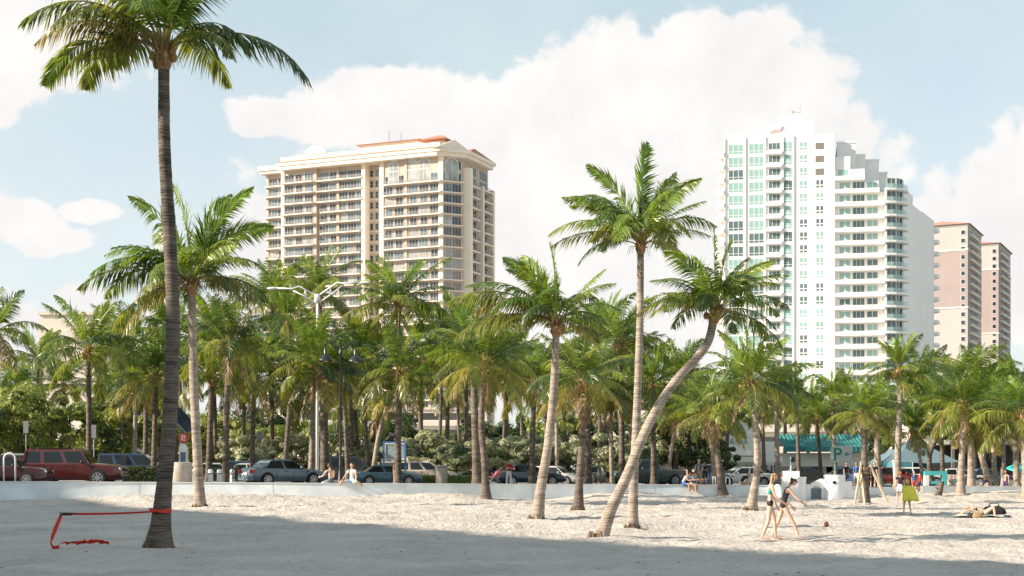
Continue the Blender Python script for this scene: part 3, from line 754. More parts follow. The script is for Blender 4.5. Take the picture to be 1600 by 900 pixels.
def palm(label, D, trail, w, Rm, var=0, rot=None, dark=False, group=None, fr=None, flare=1.7, base_z=None, depth=None, nutty=None, crown_off=(0,0), tilt=0.0, pairs=66):
    """trail: photo points (px,py) of the trunk from foot to crown base, all near distance D; w: half width of the stem in m; Rm: frond length in m"""
    PALM_N[0]+=1; rg=random.Random(500+PALM_N[0])
    x0=P(trail[0][0],D)
    z0=(sz(x0,D) if D<wall_y(x0)-.1 else zs(x0)-.13) if base_z is None else base_z
    t=thing('coconut_palm',label,'palm tree',(x0,D,z0),0,group)
    pts=[Vector((0,0,-.25))]
    for i,(a,b) in enumerate(trail[1:]):
        pts.append(Vector((P(a,D)-x0, (depth or 0)*(i+1)/len(trail), H(b,D)-z0)))
    if len(pts)==2: pts.insert(1,pts[0].lerp(pts[1],.5)+Vector((rg.uniform(-.12,.12),rg.uniform(-.1,.1),0)))
    hero=D<70; c=trunk_curve(pts, 150 if hero else 34); top=c[-1]; tot=max(1e-3,top.z)
    rad=[]
    for p in c:
        h=max(0,p.z); f=h/tot
        rad.append(w*(1.04-.30*f+(flare-1)*math.exp(-h/.5)+.05*(vn1(h*1.3+PALM_N[0]*7)-.5)+(.035*((h*9.3+vn1(h*3)*1.5)%1-.5) if hero else rg.uniform(-.02,.02))))
    tm=MB(); nn_=22 if hero else 14; tm.tube(c,rad,nn_)
    if hero:      # fluted foot, dents and scars
        for i in range(len(c)):
            for k in range(nn_):
                j=i*nn_+k; v=Vector(tm.v[j]); o_=v-c[i]; h=max(0,c[i].z); g=1+.16*math.exp(-h/.28)*(vn1(k*1.7+PALM_N[0])-.5)*2+.07*(vn2(k*.6+PALM_N[0],h*2.2)-.5)+.035*(vn2(k*1.3,h*9+PALM_N[0])-.5)
                tm.v[j]=tuple(c[i]+o_*g)
        rt=MB()   # ring of exposed roots at the foot
        for k in range(34):
            a=rg.uniform(0,6.28); r0=w*flare*rg.uniform(.85,1.0); p=Vector((math.cos(a)*r0,math.sin(a)*r0,.10+rg.uniform(-.03,.05))); q_=p+Vector((math.cos(a)*.07,math.sin(a)*.07,-.16)); rt.col=rg.choice([(.16,.11,.08),(.10,.07,.05),(.24,.18,.13)]); rt.tube([p,q_],[.016,.022],5)
        rt.col=(.13,.09,.065); rt.lathe([(w*flare*.8,-.1),(w*flare*1.12,-.06),(w*flare*1.02,.06),(w*flare*.8,.09)],18); rt.build('root_ring',FIBRE,t)
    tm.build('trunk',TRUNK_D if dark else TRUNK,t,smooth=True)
    s=w/.16*.95
    dirn=(c[-1]-c[-3]).normalized(); q=Vector((0,0,1)).rotation_difference(dirn).to_euler()
    if rot is None: rot=rg.uniform(0,6.28)
    b=link_mesh('crown_shaft',_b[PALM_N[0]%3],t,top,q); b.scale=(s,s,s)
    if nutty or (nutty is None and rg.random()<.45 and D<100):
        for k in range(6):
            a=rg.uniform(0,6.28); o=link_mesh('coconut',_n[k%2],t,top+Vector((math.cos(a)*.24*s,math.sin(a)*.24*s,(.14+rg.uniform(-.14,.1))*s))); o.scale=(s,s,s)
    tp=top+dirn*.35*s
    if fr is None:
        Rm*=.90 if x0>14 else .96; o=link_mesh('crown',CR[var if var<7 else var%6],t,tp,(q.x*.5+tilt,q.y*.5,rot)); o.scale=(Rm,Rm,Rm*rg.uniform(.95,1.1))
    else:
        rr=random.Random(900+PALM_N[0])
        for (phi,e0,e1,L,age) in fr:
            m=MB(); frond(m,R(phi),e0,e1,L,rr,age,org=(math.cos(R(phi))*.1,math.sin(R(phi))*.1,rr.uniform(-.1,.12)),pairs=pairs,roll=rr.uniform(-.35,.35))
            m.build('frond',FROND,t,loc=tp)
    return t
def fill(rr,n,L,seed_ang=0,e=(75,-35),age=(.1,.7)):
    out=[]
    for i in range(n):
        t=(i+.5)/n; e0=e[0]+(e[1]-e[0])*t+rr.uniform(-8,8)
        out.append((seed_ang+i*137.5+rr.uniform(-12,12),e0,max(-88,e0-rr.uniform(45,95)),L*rr.uniform(.82,1.08),age[0]+(age[1]-age[0])*t))
    return out
rr=random.Random(3)
# A: the tall near palm on the left; phi 0 = right, 90 = away, 180 = left, 270 = towards the camera
FA=[(2,30,-66,3.6,.45),(178,26,-66,3.0,.42),(186,55,-45,3.5,.5),(172,70,-30,3.7,.45),(200,40,-55,2.9,.85),(215,48,-62,2.8,.7),(240,62,-50,3.0,.55),(25,60,-60,2.3,.3),
    (350,55,-78,2.3,.45),(335,40,-74,2.2,.5),(20,84,35,2.7,.1),(100,72,-20,3.3,.3),(75,45,-60,3.0,.5),(130,50,-50,3.2,.5),(300,72,-20,3.0,.2),(160,80,15,3.3,.1),(270,60,-60,2.4,.4),(60,84,40,3.0,.05),(195,18,-58,2.3,.75),(150,38,-62,3.0,.6),(320,66,-40,2.9,.4)]
palm('tallest nearest palm at the left, red slackline strap tied round its foot',30.8,
     [(247,857),(253,800),(262,700),(268,600),(270,480),(264,350),(257,230),(256,100)],.165,3.4,fr=FA,dark=True,flare=1.95,nutty=True,pairs=84)
FB=[(2,52,-52,4.2,.3),(10,20,-70,3.9,.6),(355,5,-66,3.5,.75),(178,48,-45,5.4,.35),(184,28,-45,5.6,.5),(176,-5,-62,4.8,.75),(190,-15,-70,4.3,.8),(165,60,-30,5.1,.25),(172,36,-60,5.0,.6),
    (30,68,0,5.2,.15),(60,82,30,5.6,.05),(120,84,40,5.8,.05),(15,78,35,5.6,.05),(170,76,25,5.4,.1),(270,70,-80,3.4,.1),(285,76,-60,3.2,.1),(240,45,-75,3.4,.4),(215,20,-72,3.3,.6),(320,35,-75,3.2,.45),(340,72,-20,3.5,.2),(95,50,-40,3.9,.5),(140,20,-60,3.9,.7),(45,25,-60,3.7,.6),(200,62,-50,3.9,.4),(150,75,0,4.1,.1)]
palm('palm with a thick ringed trunk just right of the tallest palm, full bushy crown',68,
     [(313,792),(309,720),(303,600),(300,456)],.235,4.1,fr=FB+fill(rr,9,4.2,10,(78,20),(.1,.5)),flare=1.45,nutty=False)
FC=[(0,38,-30,2.1,.25),(8,55,10,2.3,.15),(355,20,-75,1.5,.8),(182,42,-42,2.9,.4),(176,22,-35,2.7,.55),(186,62,-15,2.4,.2),(95,82,55,2.7,.05),(80,86,65,3.3,.02),(150,78,30,3.0,.05),(30,76,40,2.7,.05),(270,72,-70,2.0,.2),
    (250,60,-70,2.4,.25),(225,48,-50,2.6,.4),(320,50,-70,2.0,.4),(130,45,-40,2.6,.5),(60,48,-50,2.5,.5),(205,72,-20,2.7,.15),(340,70,10,2.5,.1),(290,30,-75,1.7,.7),(165,60,0,2.8,.2)]
palm('tall straight palm right of centre, its high crown standing clear against the cloud',42,
     [(988,825),(990,760),(996,620),(1000,500),(1001,392)],.13,2.9,fr=FC+fill(rr,10,2.5,20,(74,22),(.12,.45)),flare=1.55,nutty=False)
FD=[(3,32,-40,1.9,.35),(356,-8,-62,1.95,.5),(8,50,-5,2.0,.2),(178,40,-50,1.7,.3),(184,22,-42,2.1,.7),(172,60,-15,1.9,.15),(88,84,72,2.1,.02),(60,78,50,2.0,.05),(120,76,35,1.9,.05),(40,66,20,2.0,.1),
    (270,70,-70,1.7,.15),(250,50,-75,1.7,.3),(215,45,-60,1.8,.45),(300,55,-70,1.6,.3),(330,35,-60,1.8,.4),(100,50,-40,2.0,.4),(150,35,-50,1.9,.5),(25,10,-60,1.8,.6),(200,65,-20,1.8,.15),(345,68,10,1.9,.1)]
palm('palm with a strongly curved trunk leaning right from its splayed foot, right of centre',36,
     [(934,840),(955,795),(979,745),(1001,690),(1026,640),(1055,596),(1086,562),(1106,535),(1115,500)],.135,1.9,fr=FD+fill(rr,12,1.95,50,(80,15),(.1,.5)),flare=1.5,nutty=True)
FE=[(180,46,-34,4.4,.65),(184,22,-48,4.0,.78),(176,62,-20,3.9,.3),(168,50,-50,3.6,.85),(0,22,-30,2.4,.5),(8,-10,-72,2.2,.7),(15,62,35,2.8,.1),(165,76,20,3.2,.1),(95,82,55,3.3,.03),(130,74,30,3.3,.08),(270,72,-80,2.4,.1),(290,68,-80,2.2,.2),
    (240,50,-72,2.6,.35),(215,55,-50,3.0,.4),(320,40,-70,2.4,.4),(60,60,-20,2.9,.3),(45,25,-60,2.6,.6),(120,35,-50,3.0,.55),(200,30,-60,2.7,.6),(345,52,-40,2.6,.3),(205,78,0,3.0,.1)]
palm('palm with a smooth pale trunk leaning gently right, dark split near its foot',52,
     [(838,808),(845,765),(857,690),(865,610),(869,520)],.18,3.3,fr=FE+fill(rr,9,2.9,80,(76,20),(.12,.5)),flare=1.5,nutty=True)
G='palms of the grove behind the sea wall'
B_='palms standing on the sand'
palm('palm on the sand against the wall left of centre with drooping olive crown',76,[(760,786),(757,720),(752,660),(757,582)],.19,3.7,1,.6,dark=True)
palm('palm between the pale leaning palm and the tall straight one, dead fronds hanging',62,[(903,797),(906,740),(910,680),(909,608)],.165,2.7,3,1.1,dark=True)
palm('palm directly behind the two walking women, brown knobbly crown base with coconuts',62,[(1172,797),(1183,730),(1181,670),(1174,612)],.165,3.0,4,2.3,nutty=True)
palm('palm leaning slightly left between the seated couple and the bending man, dark slanted trunk',82,[(1131,777),(1124,730),(1118,690),(1111,655)],.2,2.9,5,.3,dark=True)
palm('slim palm twin crossing behind the slanted one at the seated couple',86,[(1116,765),(1115,720),(1112,690),(1107,658)],.17,3.0,3,3.9)
palm('short stout palm held up by wooden stakes on the right part of the beach',74,[(1351,788),(1351,740),(1350,662)],.2,2.8,0,4.4,dark=True,nutty=False)
palm('tall slim palm above its neighbours, before the shaded white wing',95,[(1403,760),(1403,700),(1406,640),(1405,590)],.23,3.0,2,1.9,nutty=True)
palm('pale trunked palm on the sand at the right, dead brown frond hanging from its crown',83,[(1501,783),(1502,730),(1504,690),(1505,645)],.19,3.4,1,.2)
palm('palm immediately right of the pale trunked palm with brown skirt',86,[(1518,778),(1517,730),(1517,668)],.2,3.2,3,2.8)
palm('thin palm leaning left with its foot beside the seated group at the far right',88,[(1546,772),(1540,735),(1531,705),(1526,672)],.18,3.0,4,.9)
palm('slender pale palm on the far right between the seated people and the teal umbrella',98,[(1554,758),(1553,720),(1551,668)],.19,3.3,2,5.0)
palm('palm rising behind the teal beach umbrella',90,[(1589,774),(1588,730),(1586,672)],.2,3.1,5,1.0)
palm('palm cut by the right edge of the picture',80,[(1604,782),(1602,730),(1598,662)],.2,3.4,0,2.0)
# palms on the promenade and beyond the street
bg=[('dark straight palm at the left behind the red utility vehicle',93,[(139,745),(139,640),(138,560)],.2,4.2,0,.4,True,(137,545)),
 ('palm on the left edge of the picture with only its right fronds in view',80,[(-14,752),(-12,620),(-10,535)],.24,3.4,5,1.2,True,None),
 ('palm with pale stem just left of the tall near palm',96,[(240,745),(242,670),(244,600)],.2,3.8,1,3.0,True,None),
 ('small palm with a dry bent frond behind the dark blue van',112,[(208,735),(211,680),(212,618)],.2,3.2,3,.2,False,None),
 ('palm in deep shade left of the solar parking meter, leaning crown',118,[(226,735),(228,640),(222,560)],.22,4.6,4,2.2,True,None),
 ('bright yellow-green palm behind the bicycle rack',84,[(353,754),(353,680),(356,590),(357,552)],.2,3.4,6,5.2,True,None),
 ('thin dark palm between the ringed palm and the bicycle rack palm',88,[(326,752),(328,680),(331,600)],.2,3.4,0,1.4,True,None),
 ('palm behind the rear of the grey-blue sedan',98,[(394,745),(395,680),(397,605)],.2,3.7,3,4.1,True,None),
 ('slanting thin palm beyond the grey-blue sedan',125,[(441,738),(446,690),(455,628)],.2,3.9,1,.7,False,None),
 ('palm with bright crown beside the black street lamp, left trunk of the pair',90,[(486,752),(488,680),(490,575)],.2,4.2,6,5.9,False,None),
 ('grey palm behind the bare-backed man, right trunk of the pair by the street lamp',88,[(508,756),(507,690),(506,600)],.27,3.4,3,2.6,True,None),
 ('leaning bare-stemmed palm behind the teal sedan',112,[(581,742),(590,690),(606,628)],.2,3.2,3,1.9,False,None),
 ('palm with an arching yellow frond in front of the blue information board',85,[(623,756),(622,700),(624,596)],.2,3.1,6,.8,True,None),
 ('tall dark palm in front of the left tower, feathery upright crown',112,[(628,742),(624,640),(622,488)],.24,5.4,0,3.6,True,None),
 ('dark bushy palm in front of the left tower behind the white highway lights',120,[(505,742),(503,620),(500,468)],.22,4.9,5,.3,True,None),
 ('thin palm leaning beside the street lamp on its right',104,[(545,742),(541,690),(538,600)],.18,3.4,1,4.4,True,None),
 ('second trunk of the close pair at the wall left of centre',82,[(746,758),(743,690),(740,570)],.24,3.9,4,1.5,True,None),
 ('palm with dry brown hanging frond behind the dark sedan with red tail lights',88,[(831,757),(832,690),(834,610)],.2,3.1,3,.1,True,None),
 ('slim palm stem behind the white sedan',106,[(870,744),(870,700),(869,632)],.16,3.4,2,2.2,False,None),
 ('dark palm behind the palm with hanging dead fronds, right of it',90,[(919,757),(919,700),(918,610)],.19,3.6,5,.5,True,None),
 ('palm behind the person in the red cap',92,[(956,756),(955,700),(955,632)],.15,3.0,3,1.0,False,None),
 ('thick dark palm crown left of the tall straight palm',96,[(972,752),(971,660),(968,550)],.21,4.1,0,2.7,True,None),
 ('dark palm behind the foot of the curved palm, right of the straight one',94,[(1022,752),(1021,700),(1018,612)],.19,3.6,4,4.9,True,None),
 ('slanted thin palm over the red car',108,[(1041,742),(1050,695),(1058,652)],.15,2.6,3,1.2,False,None),
 ('palm with a thin trunk behind the walking women, left of the entry tower',96,[(1214,752),(1214,700),(1213,622)],.18,2.6,1,.6,False,None),
 ('dark palm in front of the white restaurant sign wall',110,[(1194,742),(1193,700),(1191,645)],.16,2.6,4,3.3,True,None),
 ('palm in front of the teal awning, left one',104,[(1249,746),(1247,705),(1245,648)],.15,2.3,0,1.7,True,None),
 ('palm in front of the teal awning, right one with a slightly bent stem',100,[(1284,748),(1281,715),(1277,662)],.14,2.3,3,4.0,True,None),
 ('palm beside the teal letter sign pole',104,[(1306,746),(1304,710),(1301,636)],.15,2.7,2,5.1,False,None),
 ('palm with yellow lower fronds left of the blue tent',96,[(1374,756),(1371,715),(1369,662)],.24,2.5,3,.9,False,None),
 ('thin palm leaning left in front of the blue tent',98,[(1444,758),(1438,720),(1428,682)],.13,2.6,1,2.2,False,None),
 ('palm with a twisted bare trunk right of the blue tent',104,[(1456,752),(1452,715),(1462,682),(1452,652)],.2,3.2,5,3.7,True,None),
 ('thin palm behind the teal wooden frame',104,[(1473,752),(1472,710),(1470,650)],.17,3.4,4,.2,True,None),
 ('grove palm with silvery crown near the foot of the far tan towers',118,[(1536,742),(1537,700),(1538,640)],.22,4.2,2,1.1,True,None),
 ('palm behind the standing bare-chested boy at the far right',106,[(1568,748),(1568,710),(1566,655)],.16,3.6,1,4.6,False,None),
 ('feathery palm crown at the far right edge behind the others',122,[(1600,742),(1598,690),(1592,620)],.22,4.4,0,3.1,True,None)]
for lab,D,tr,w,Rm,v,rot,dk,_ in bg:
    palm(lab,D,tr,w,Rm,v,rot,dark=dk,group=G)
# deeper rows across the street: look-alikes that nothing tells apart
DEEP='distant palms of the deep grove across the street'
r2=random.Random(77)
dp=[(60,560),(100,600),(170,610),(280,560),(335,520),(380,590),(420,560),(465,600),(530,640),(560,560),(590,640),(660,600),(690,560),(715,610),(790,600),(812,560),(850,570),(885,580),(940,550),(985,600),(1045,640),(1075,600),(1090,640),(1140,640),(1160,600),(1225,620),(1265,640),(1320,620),(1335,650),(1385,640),(1425,610),(1440,590),(1490,600),(1520,590),(1560,610),(1575,640),(30,600),(5,640)]
dn=[(450,500),(545,560),(575,560),(660,560),(700,520),(790,570),(945,520),(985,560),(330,510),(190,530),(270,515),(1062,595),(725,520),(425,470)]
for i,(px,py) in enumerate(dp+dn):
    D=r2.uniform(122,158) if i<len(dp) else r2.uniform(112,128)
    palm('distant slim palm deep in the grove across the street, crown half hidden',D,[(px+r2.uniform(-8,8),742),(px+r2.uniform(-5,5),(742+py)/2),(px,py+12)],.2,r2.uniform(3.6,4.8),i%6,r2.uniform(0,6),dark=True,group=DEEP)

# ------------------------------------------------------------------ broadleaf trees, bushes, hedges
def leafcloud(mb, blobs, n, size, cols, rg, shell=.55):
    vol=[b[3]*b[4]*b[5] for b in blobs]; tot=sum(vol)
    for b,vv in zip(blobs,vol):
        # clumps inside each blob give an uneven outline
        nc=max(5,int(14*vv/tot*len(blobs)**.5)); cl=[]
        for _ in range(nc):
            d=Vector((rg.gauss(0,1),rg.gauss(0,1),rg.gauss(0,1))).normalized()*rg.uniform(.45,1.0)
            cl.append((d,rg.uniform(.22,.5),rg.choice(cols)))
        for _ in range(int(n*vv/tot)):
            c,cr_,cc=rg.choice(cl); d=Vector((rg.gauss(0,1),rg.gauss(0,1),rg.gauss(0,1))).normalized()
            q=c+d*cr_*rg.uniform(shell,1); p=Vector((b[0]+q.x*b[3],b[1]+q.y*b[4],b[2]+q.z*b[5]))
            if p.z<.03: continue
            nrm=(d+Vector((rg.uniform(-.7,.7),rg.uniform(-.7,.7),rg.uniform(-.2,1.0)))).normalized()
            u=nrm.cross(Vector((0,0,1))); u=u.normalized() if u.length>.1 else Vector((1,0,0)); u=(Matrix.Rotation(rg.uniform(0,6.28),3,nrm)@u); v=nrm.cross(u)
            s=size*rg.uniform(.6,1.25); f=rg.uniform(.75,1.25); mb.col=tuple(x*f for x in cc)
            k=len(mb.v); vs=[p-u*s,p-v*s*.55+u*.1*s,p+u*s,p+v*s*.55+u*.1*s]
            mb.v+=[tuple(x) for x in vs]; mb.c+=[mb.col]*4; mb.f.append((k,k+1,k+2,k+3)); mb.m.append(0)
def btree(seed,h,r,n,size,cols,trunk=True):
    rg=random.Random(seed); blobs=[]
    for i in range(7):
        a=rg.uniform(0,6.28); rr_=r*rg.uniform(.15,.62); blobs.append((math.cos(a)*rr_,math.sin(a)*rr_,h*rg.uniform(.36,.82),r*rg.uniform(.38,.6),r*rg.uniform(.38,.6),h*rg.uniform(.16,.27)))
    mb=MB(); leafcloud(mb,blobs,n,size,cols,rg); cm=mb.mesh('crown',LEAF)
    tb=MB(); tb.tube([(0,0,-.3),(.1,0,h*.2),(0,.1,h*.42)],[h*.03,h*.024,h*.018],7)
    for b in blobs:
        tb.tube([(0,.0,h*rg.uniform(.12,.3)),(b[0]*.5,b[1]*.5,b[2]*.75),(b[0],b[1],b[2])],[h*.016,h*.011,h*.004],5)
    return cm,tb.mesh('trunk',WOOD)
LG=[(.16,.21,.045),(.22,.27,.06),(.09,.13,.03),(.28,.31,.09)]
DG=[(.045,.075,.025),(.065,.10,.03),(.035,.055,.022)]
SG=[(.34,.36,.25),(.42,.43,.32),(.20,.24,.14),(.28,.30,.19)]
TV=[btree(1,7.5,4.2,7000,.16,LG),btree(2,7.0,4.6,7500,.16,LG+LG+DG),btree(3,8.0,4.5,9000,.18,DG)]
SV=[btree(11,4.6,3.4,8000,.14,SG),btree(12,4.4,3.6,8000,.14,SG+[DG[0]])]
def place_tree(name,lab,cat,px,D,var,s,group,rz,sz_=1.0,z=None):
    x=P(px,D); t=thing(name,lab,cat,(x,D,zs(x)-.14 if z is None else z),rz,group); t.scale=(s,s,s*sz_)
    link_mesh('trunk',var[1],t); link_mesh('crown',var[0],t)
for px,D,v,s,rz,lab in [(30,108,0,1.12,0,'light green broadleaf tree behind the dark red car at the left edge'),
     (95,112,1,1.05,1,'open-branched broadleaf tree behind the red utility vehicle'),(-40,105,1,1.1,2.3,'broadleaf tree at the left edge of the picture'),
     (170,122,0,.98,3,'green tree behind the pale street signs at the left'),(250,126,1,.95,4,'low green tree behind the dark blue van'),
     (330,130,0,.9,5,'green tree seen between the ringed palm and the parking meter'),(420,138,1,.9,.6,'shaded tree behind the slanting thin palm')]:
    place_tree('broadleaf_tree',lab,'tree',px,D,TV[v],s,'leafy trees at the left',rz)
for px,D,s,rz,lab,sy in [(1092,112,.72,0,'dense dark green tree behind the standing couple',.95),(1052,116,.70,1.5,'dark green tree behind the green utility vehicle',.9),(1122,118,.6,3,'dark shrubby tree at the left corner of the restaurant',.8)]:
    place_tree('broadleaf_tree',lab,'tree',px,D,TV[2],s,'dark trees beside the restaurant',rz,sy)
sil=[(385,122),(425,116),(470,124),(520,118),(565,126),(655,112),(695,118),(735,110),(775,116),(812,108),(850,116),(890,110),(930,114),(965,108),(1000,114)]
nm=['behind the grey-blue sedan roof','behind the slanting thin palm','behind the orange van','behind the bare-backed man','behind the smiling woman','behind the beige wagon','behind the white hatchback','left of the close pair of palms','behind the woman in dark red','right behind the dark sedan','behind the pale leaning palm','behind the white sedan','behind the person in the red cap','left of the tall straight palm','behind the green utility vehicle, left side']
for i,((px,D),q) in enumerate(zip(sil,nm)):
    place_tree('sea_grape_bush','silvery green sea grape bush '+q,'bush',px,D,SV[i%2],random.Random(i).uniform(.82,1.02)*(1 if px>600 else .9),'silvery bushes across the street',i*1.3)
# far tree line that closes the grove
r3=random.Random(9)
for i,px in enumerate(range(-60,1700,62)):
    if 1125<px<1360: continue
    D=r3.uniform(165,190)
    place_tree('background_tree','far dark tree in the continuous tree line closing the view behind the palms','tree',px,D,TV[(1,2,2)[i%3]],r3.uniform(1.0,1.45)*(1.0 if px<1350 else .85),'tree line behind the grove',r3.uniform(0,6))
def hedge(lab,px0,px1,D,h,d,cols):
    x0,x1=P(px0,D),P(px1,D); xc=(x0+x1)/2; L=(x1-x0)/2; rg=random.Random(int(px0)); t=thing('hedge',lab,'hedge',(xc,D,zs(xc)-.13),R(11)); mb=MB()
    core=MB(); core.bbox(-L*.98,L*.98,-d*.42,d*.42,0,h*.93,.08); core.build('branches',mat('hedge_core',(.03,.045,.018),rough=.95,var=.4,scale=6),t)
    for _ in range(int(5200*L*h)):
        s=rg.random(); x=rg.uniform(-L,L)
        if s<.5: p=Vector((x,-d/2+rg.uniform(-.05,.05),rg.uniform(0,h))); n=Vector((0,-1,0))
        elif s<.85: p=Vector((x,rg.uniform(-d/2,d/2),h+rg.uniform(-.06,.07))); n=Vector((0,0,1))
        else: p=Vector((rg.choice((-L,L)),rg.uniform(-d/2,d/2),rg.uniform(0,h))); n=Vector((1,0,0))
        n=(n+Vector((rg.uniform(-.8,.8),rg.uniform(-.8,.8),rg.uniform(-.3,.8)))).normalized(); u=n.cross(Vector((.1,.2,1))).normalized(); v=n.cross(u); q=.045*rg.uniform(.7,1.3)
        c=rg.choice(cols); f=rg.uniform(.8,1.25); k=len(mb.v); mb.v+=[tuple(a) for a in (p-u*q,p-v*q*.7,p+u*q,p+v*q*.7)]; mb.c+=[tuple(a*f for a in c)]*4; mb.f.append((k,k+1,k+2,k+3)); mb.m.append(0)
    mb.build('foliage',LEAF,t)
hedge('clipped dark hedge in front of the dark blue van',193,243,88,1.05,1.0,DG+[LG[0]])
hedge('low hedge between the concrete bin and the close pair of palms',650,748,93,.62,.9,LG)
hedge('low dark hedge behind the parking meter pedestal',300,372,100,1.0,.9,DG)
# ------------------------------------------------------------------ low buildings across the street
def shadow_block():
    # unseen block added left of the camera, outlined to shade the near sand
    t=thing('unseen_shadow_block','long unseen block added left of the camera to shade the near sand','building',(0,0,0))
    ST=mat('pale_stucco2',(.55,.56,.56),rough=.85,var=.05)
    h=30.0; sh=h/math.tan(R(SUN_EL)); dx,dy=-SUN_H.x*sh,-SUN_H.y*sh
    edge=[(-26.5,80.5),(-22.6,75),(-9.8,54.7),(-1.8,39.8),(2.9,32.7),(9.3,25.6),(14,19),(22,6),(34,-14)]
    E=[(x-dx,y-dy) for x,y in edge]
    m=MB()
    for i in range(len(E)-1):
        (x0,y0),(x1,y1)=E[i],E[i+1]
        m.add([(x0,y0,0),(x1,y1,0),(x1-22,y1-3,0),(x0-22,y0-3,0),(x0,y0,h),(x1,y1,h),(x1-22,y1-3,h),(x0-22,y0-3,h)],[(0,4,5,1),(4,7,6,5),(2,6,7,3)]+([(0,3,7,4)] if i==0 else [])+([(1,5,6,2)] if i==len(E)-2 else []))
    m.build('wall',ST,t)
    bm_=MB()
    for k in range(9):
        z=3+3.1*k
        for i in range(len(E)-1):
            (x0,y0),(x1,y1)=E[i],E[i+1]; L=math.hypot(x1-x0,y1-y0); a=math.atan2(y1-y0,x1-x0); n=int(L/4)
            for q in range(n):
                f=(q+.5)/n; px,py=x0+(x1-x0)*f,y0+(y1-y0)*f; bm_.T=Matrix.Translation((px,py,z))@Matrix.Rotation(a,4,'Z'); bm_.box(-1.2,1.2,.01,.06,0,1.9)
    bm_.T=None; o=bm_.build('window',GLASS_A,t); o['kind']='stuff'
shadow_block()

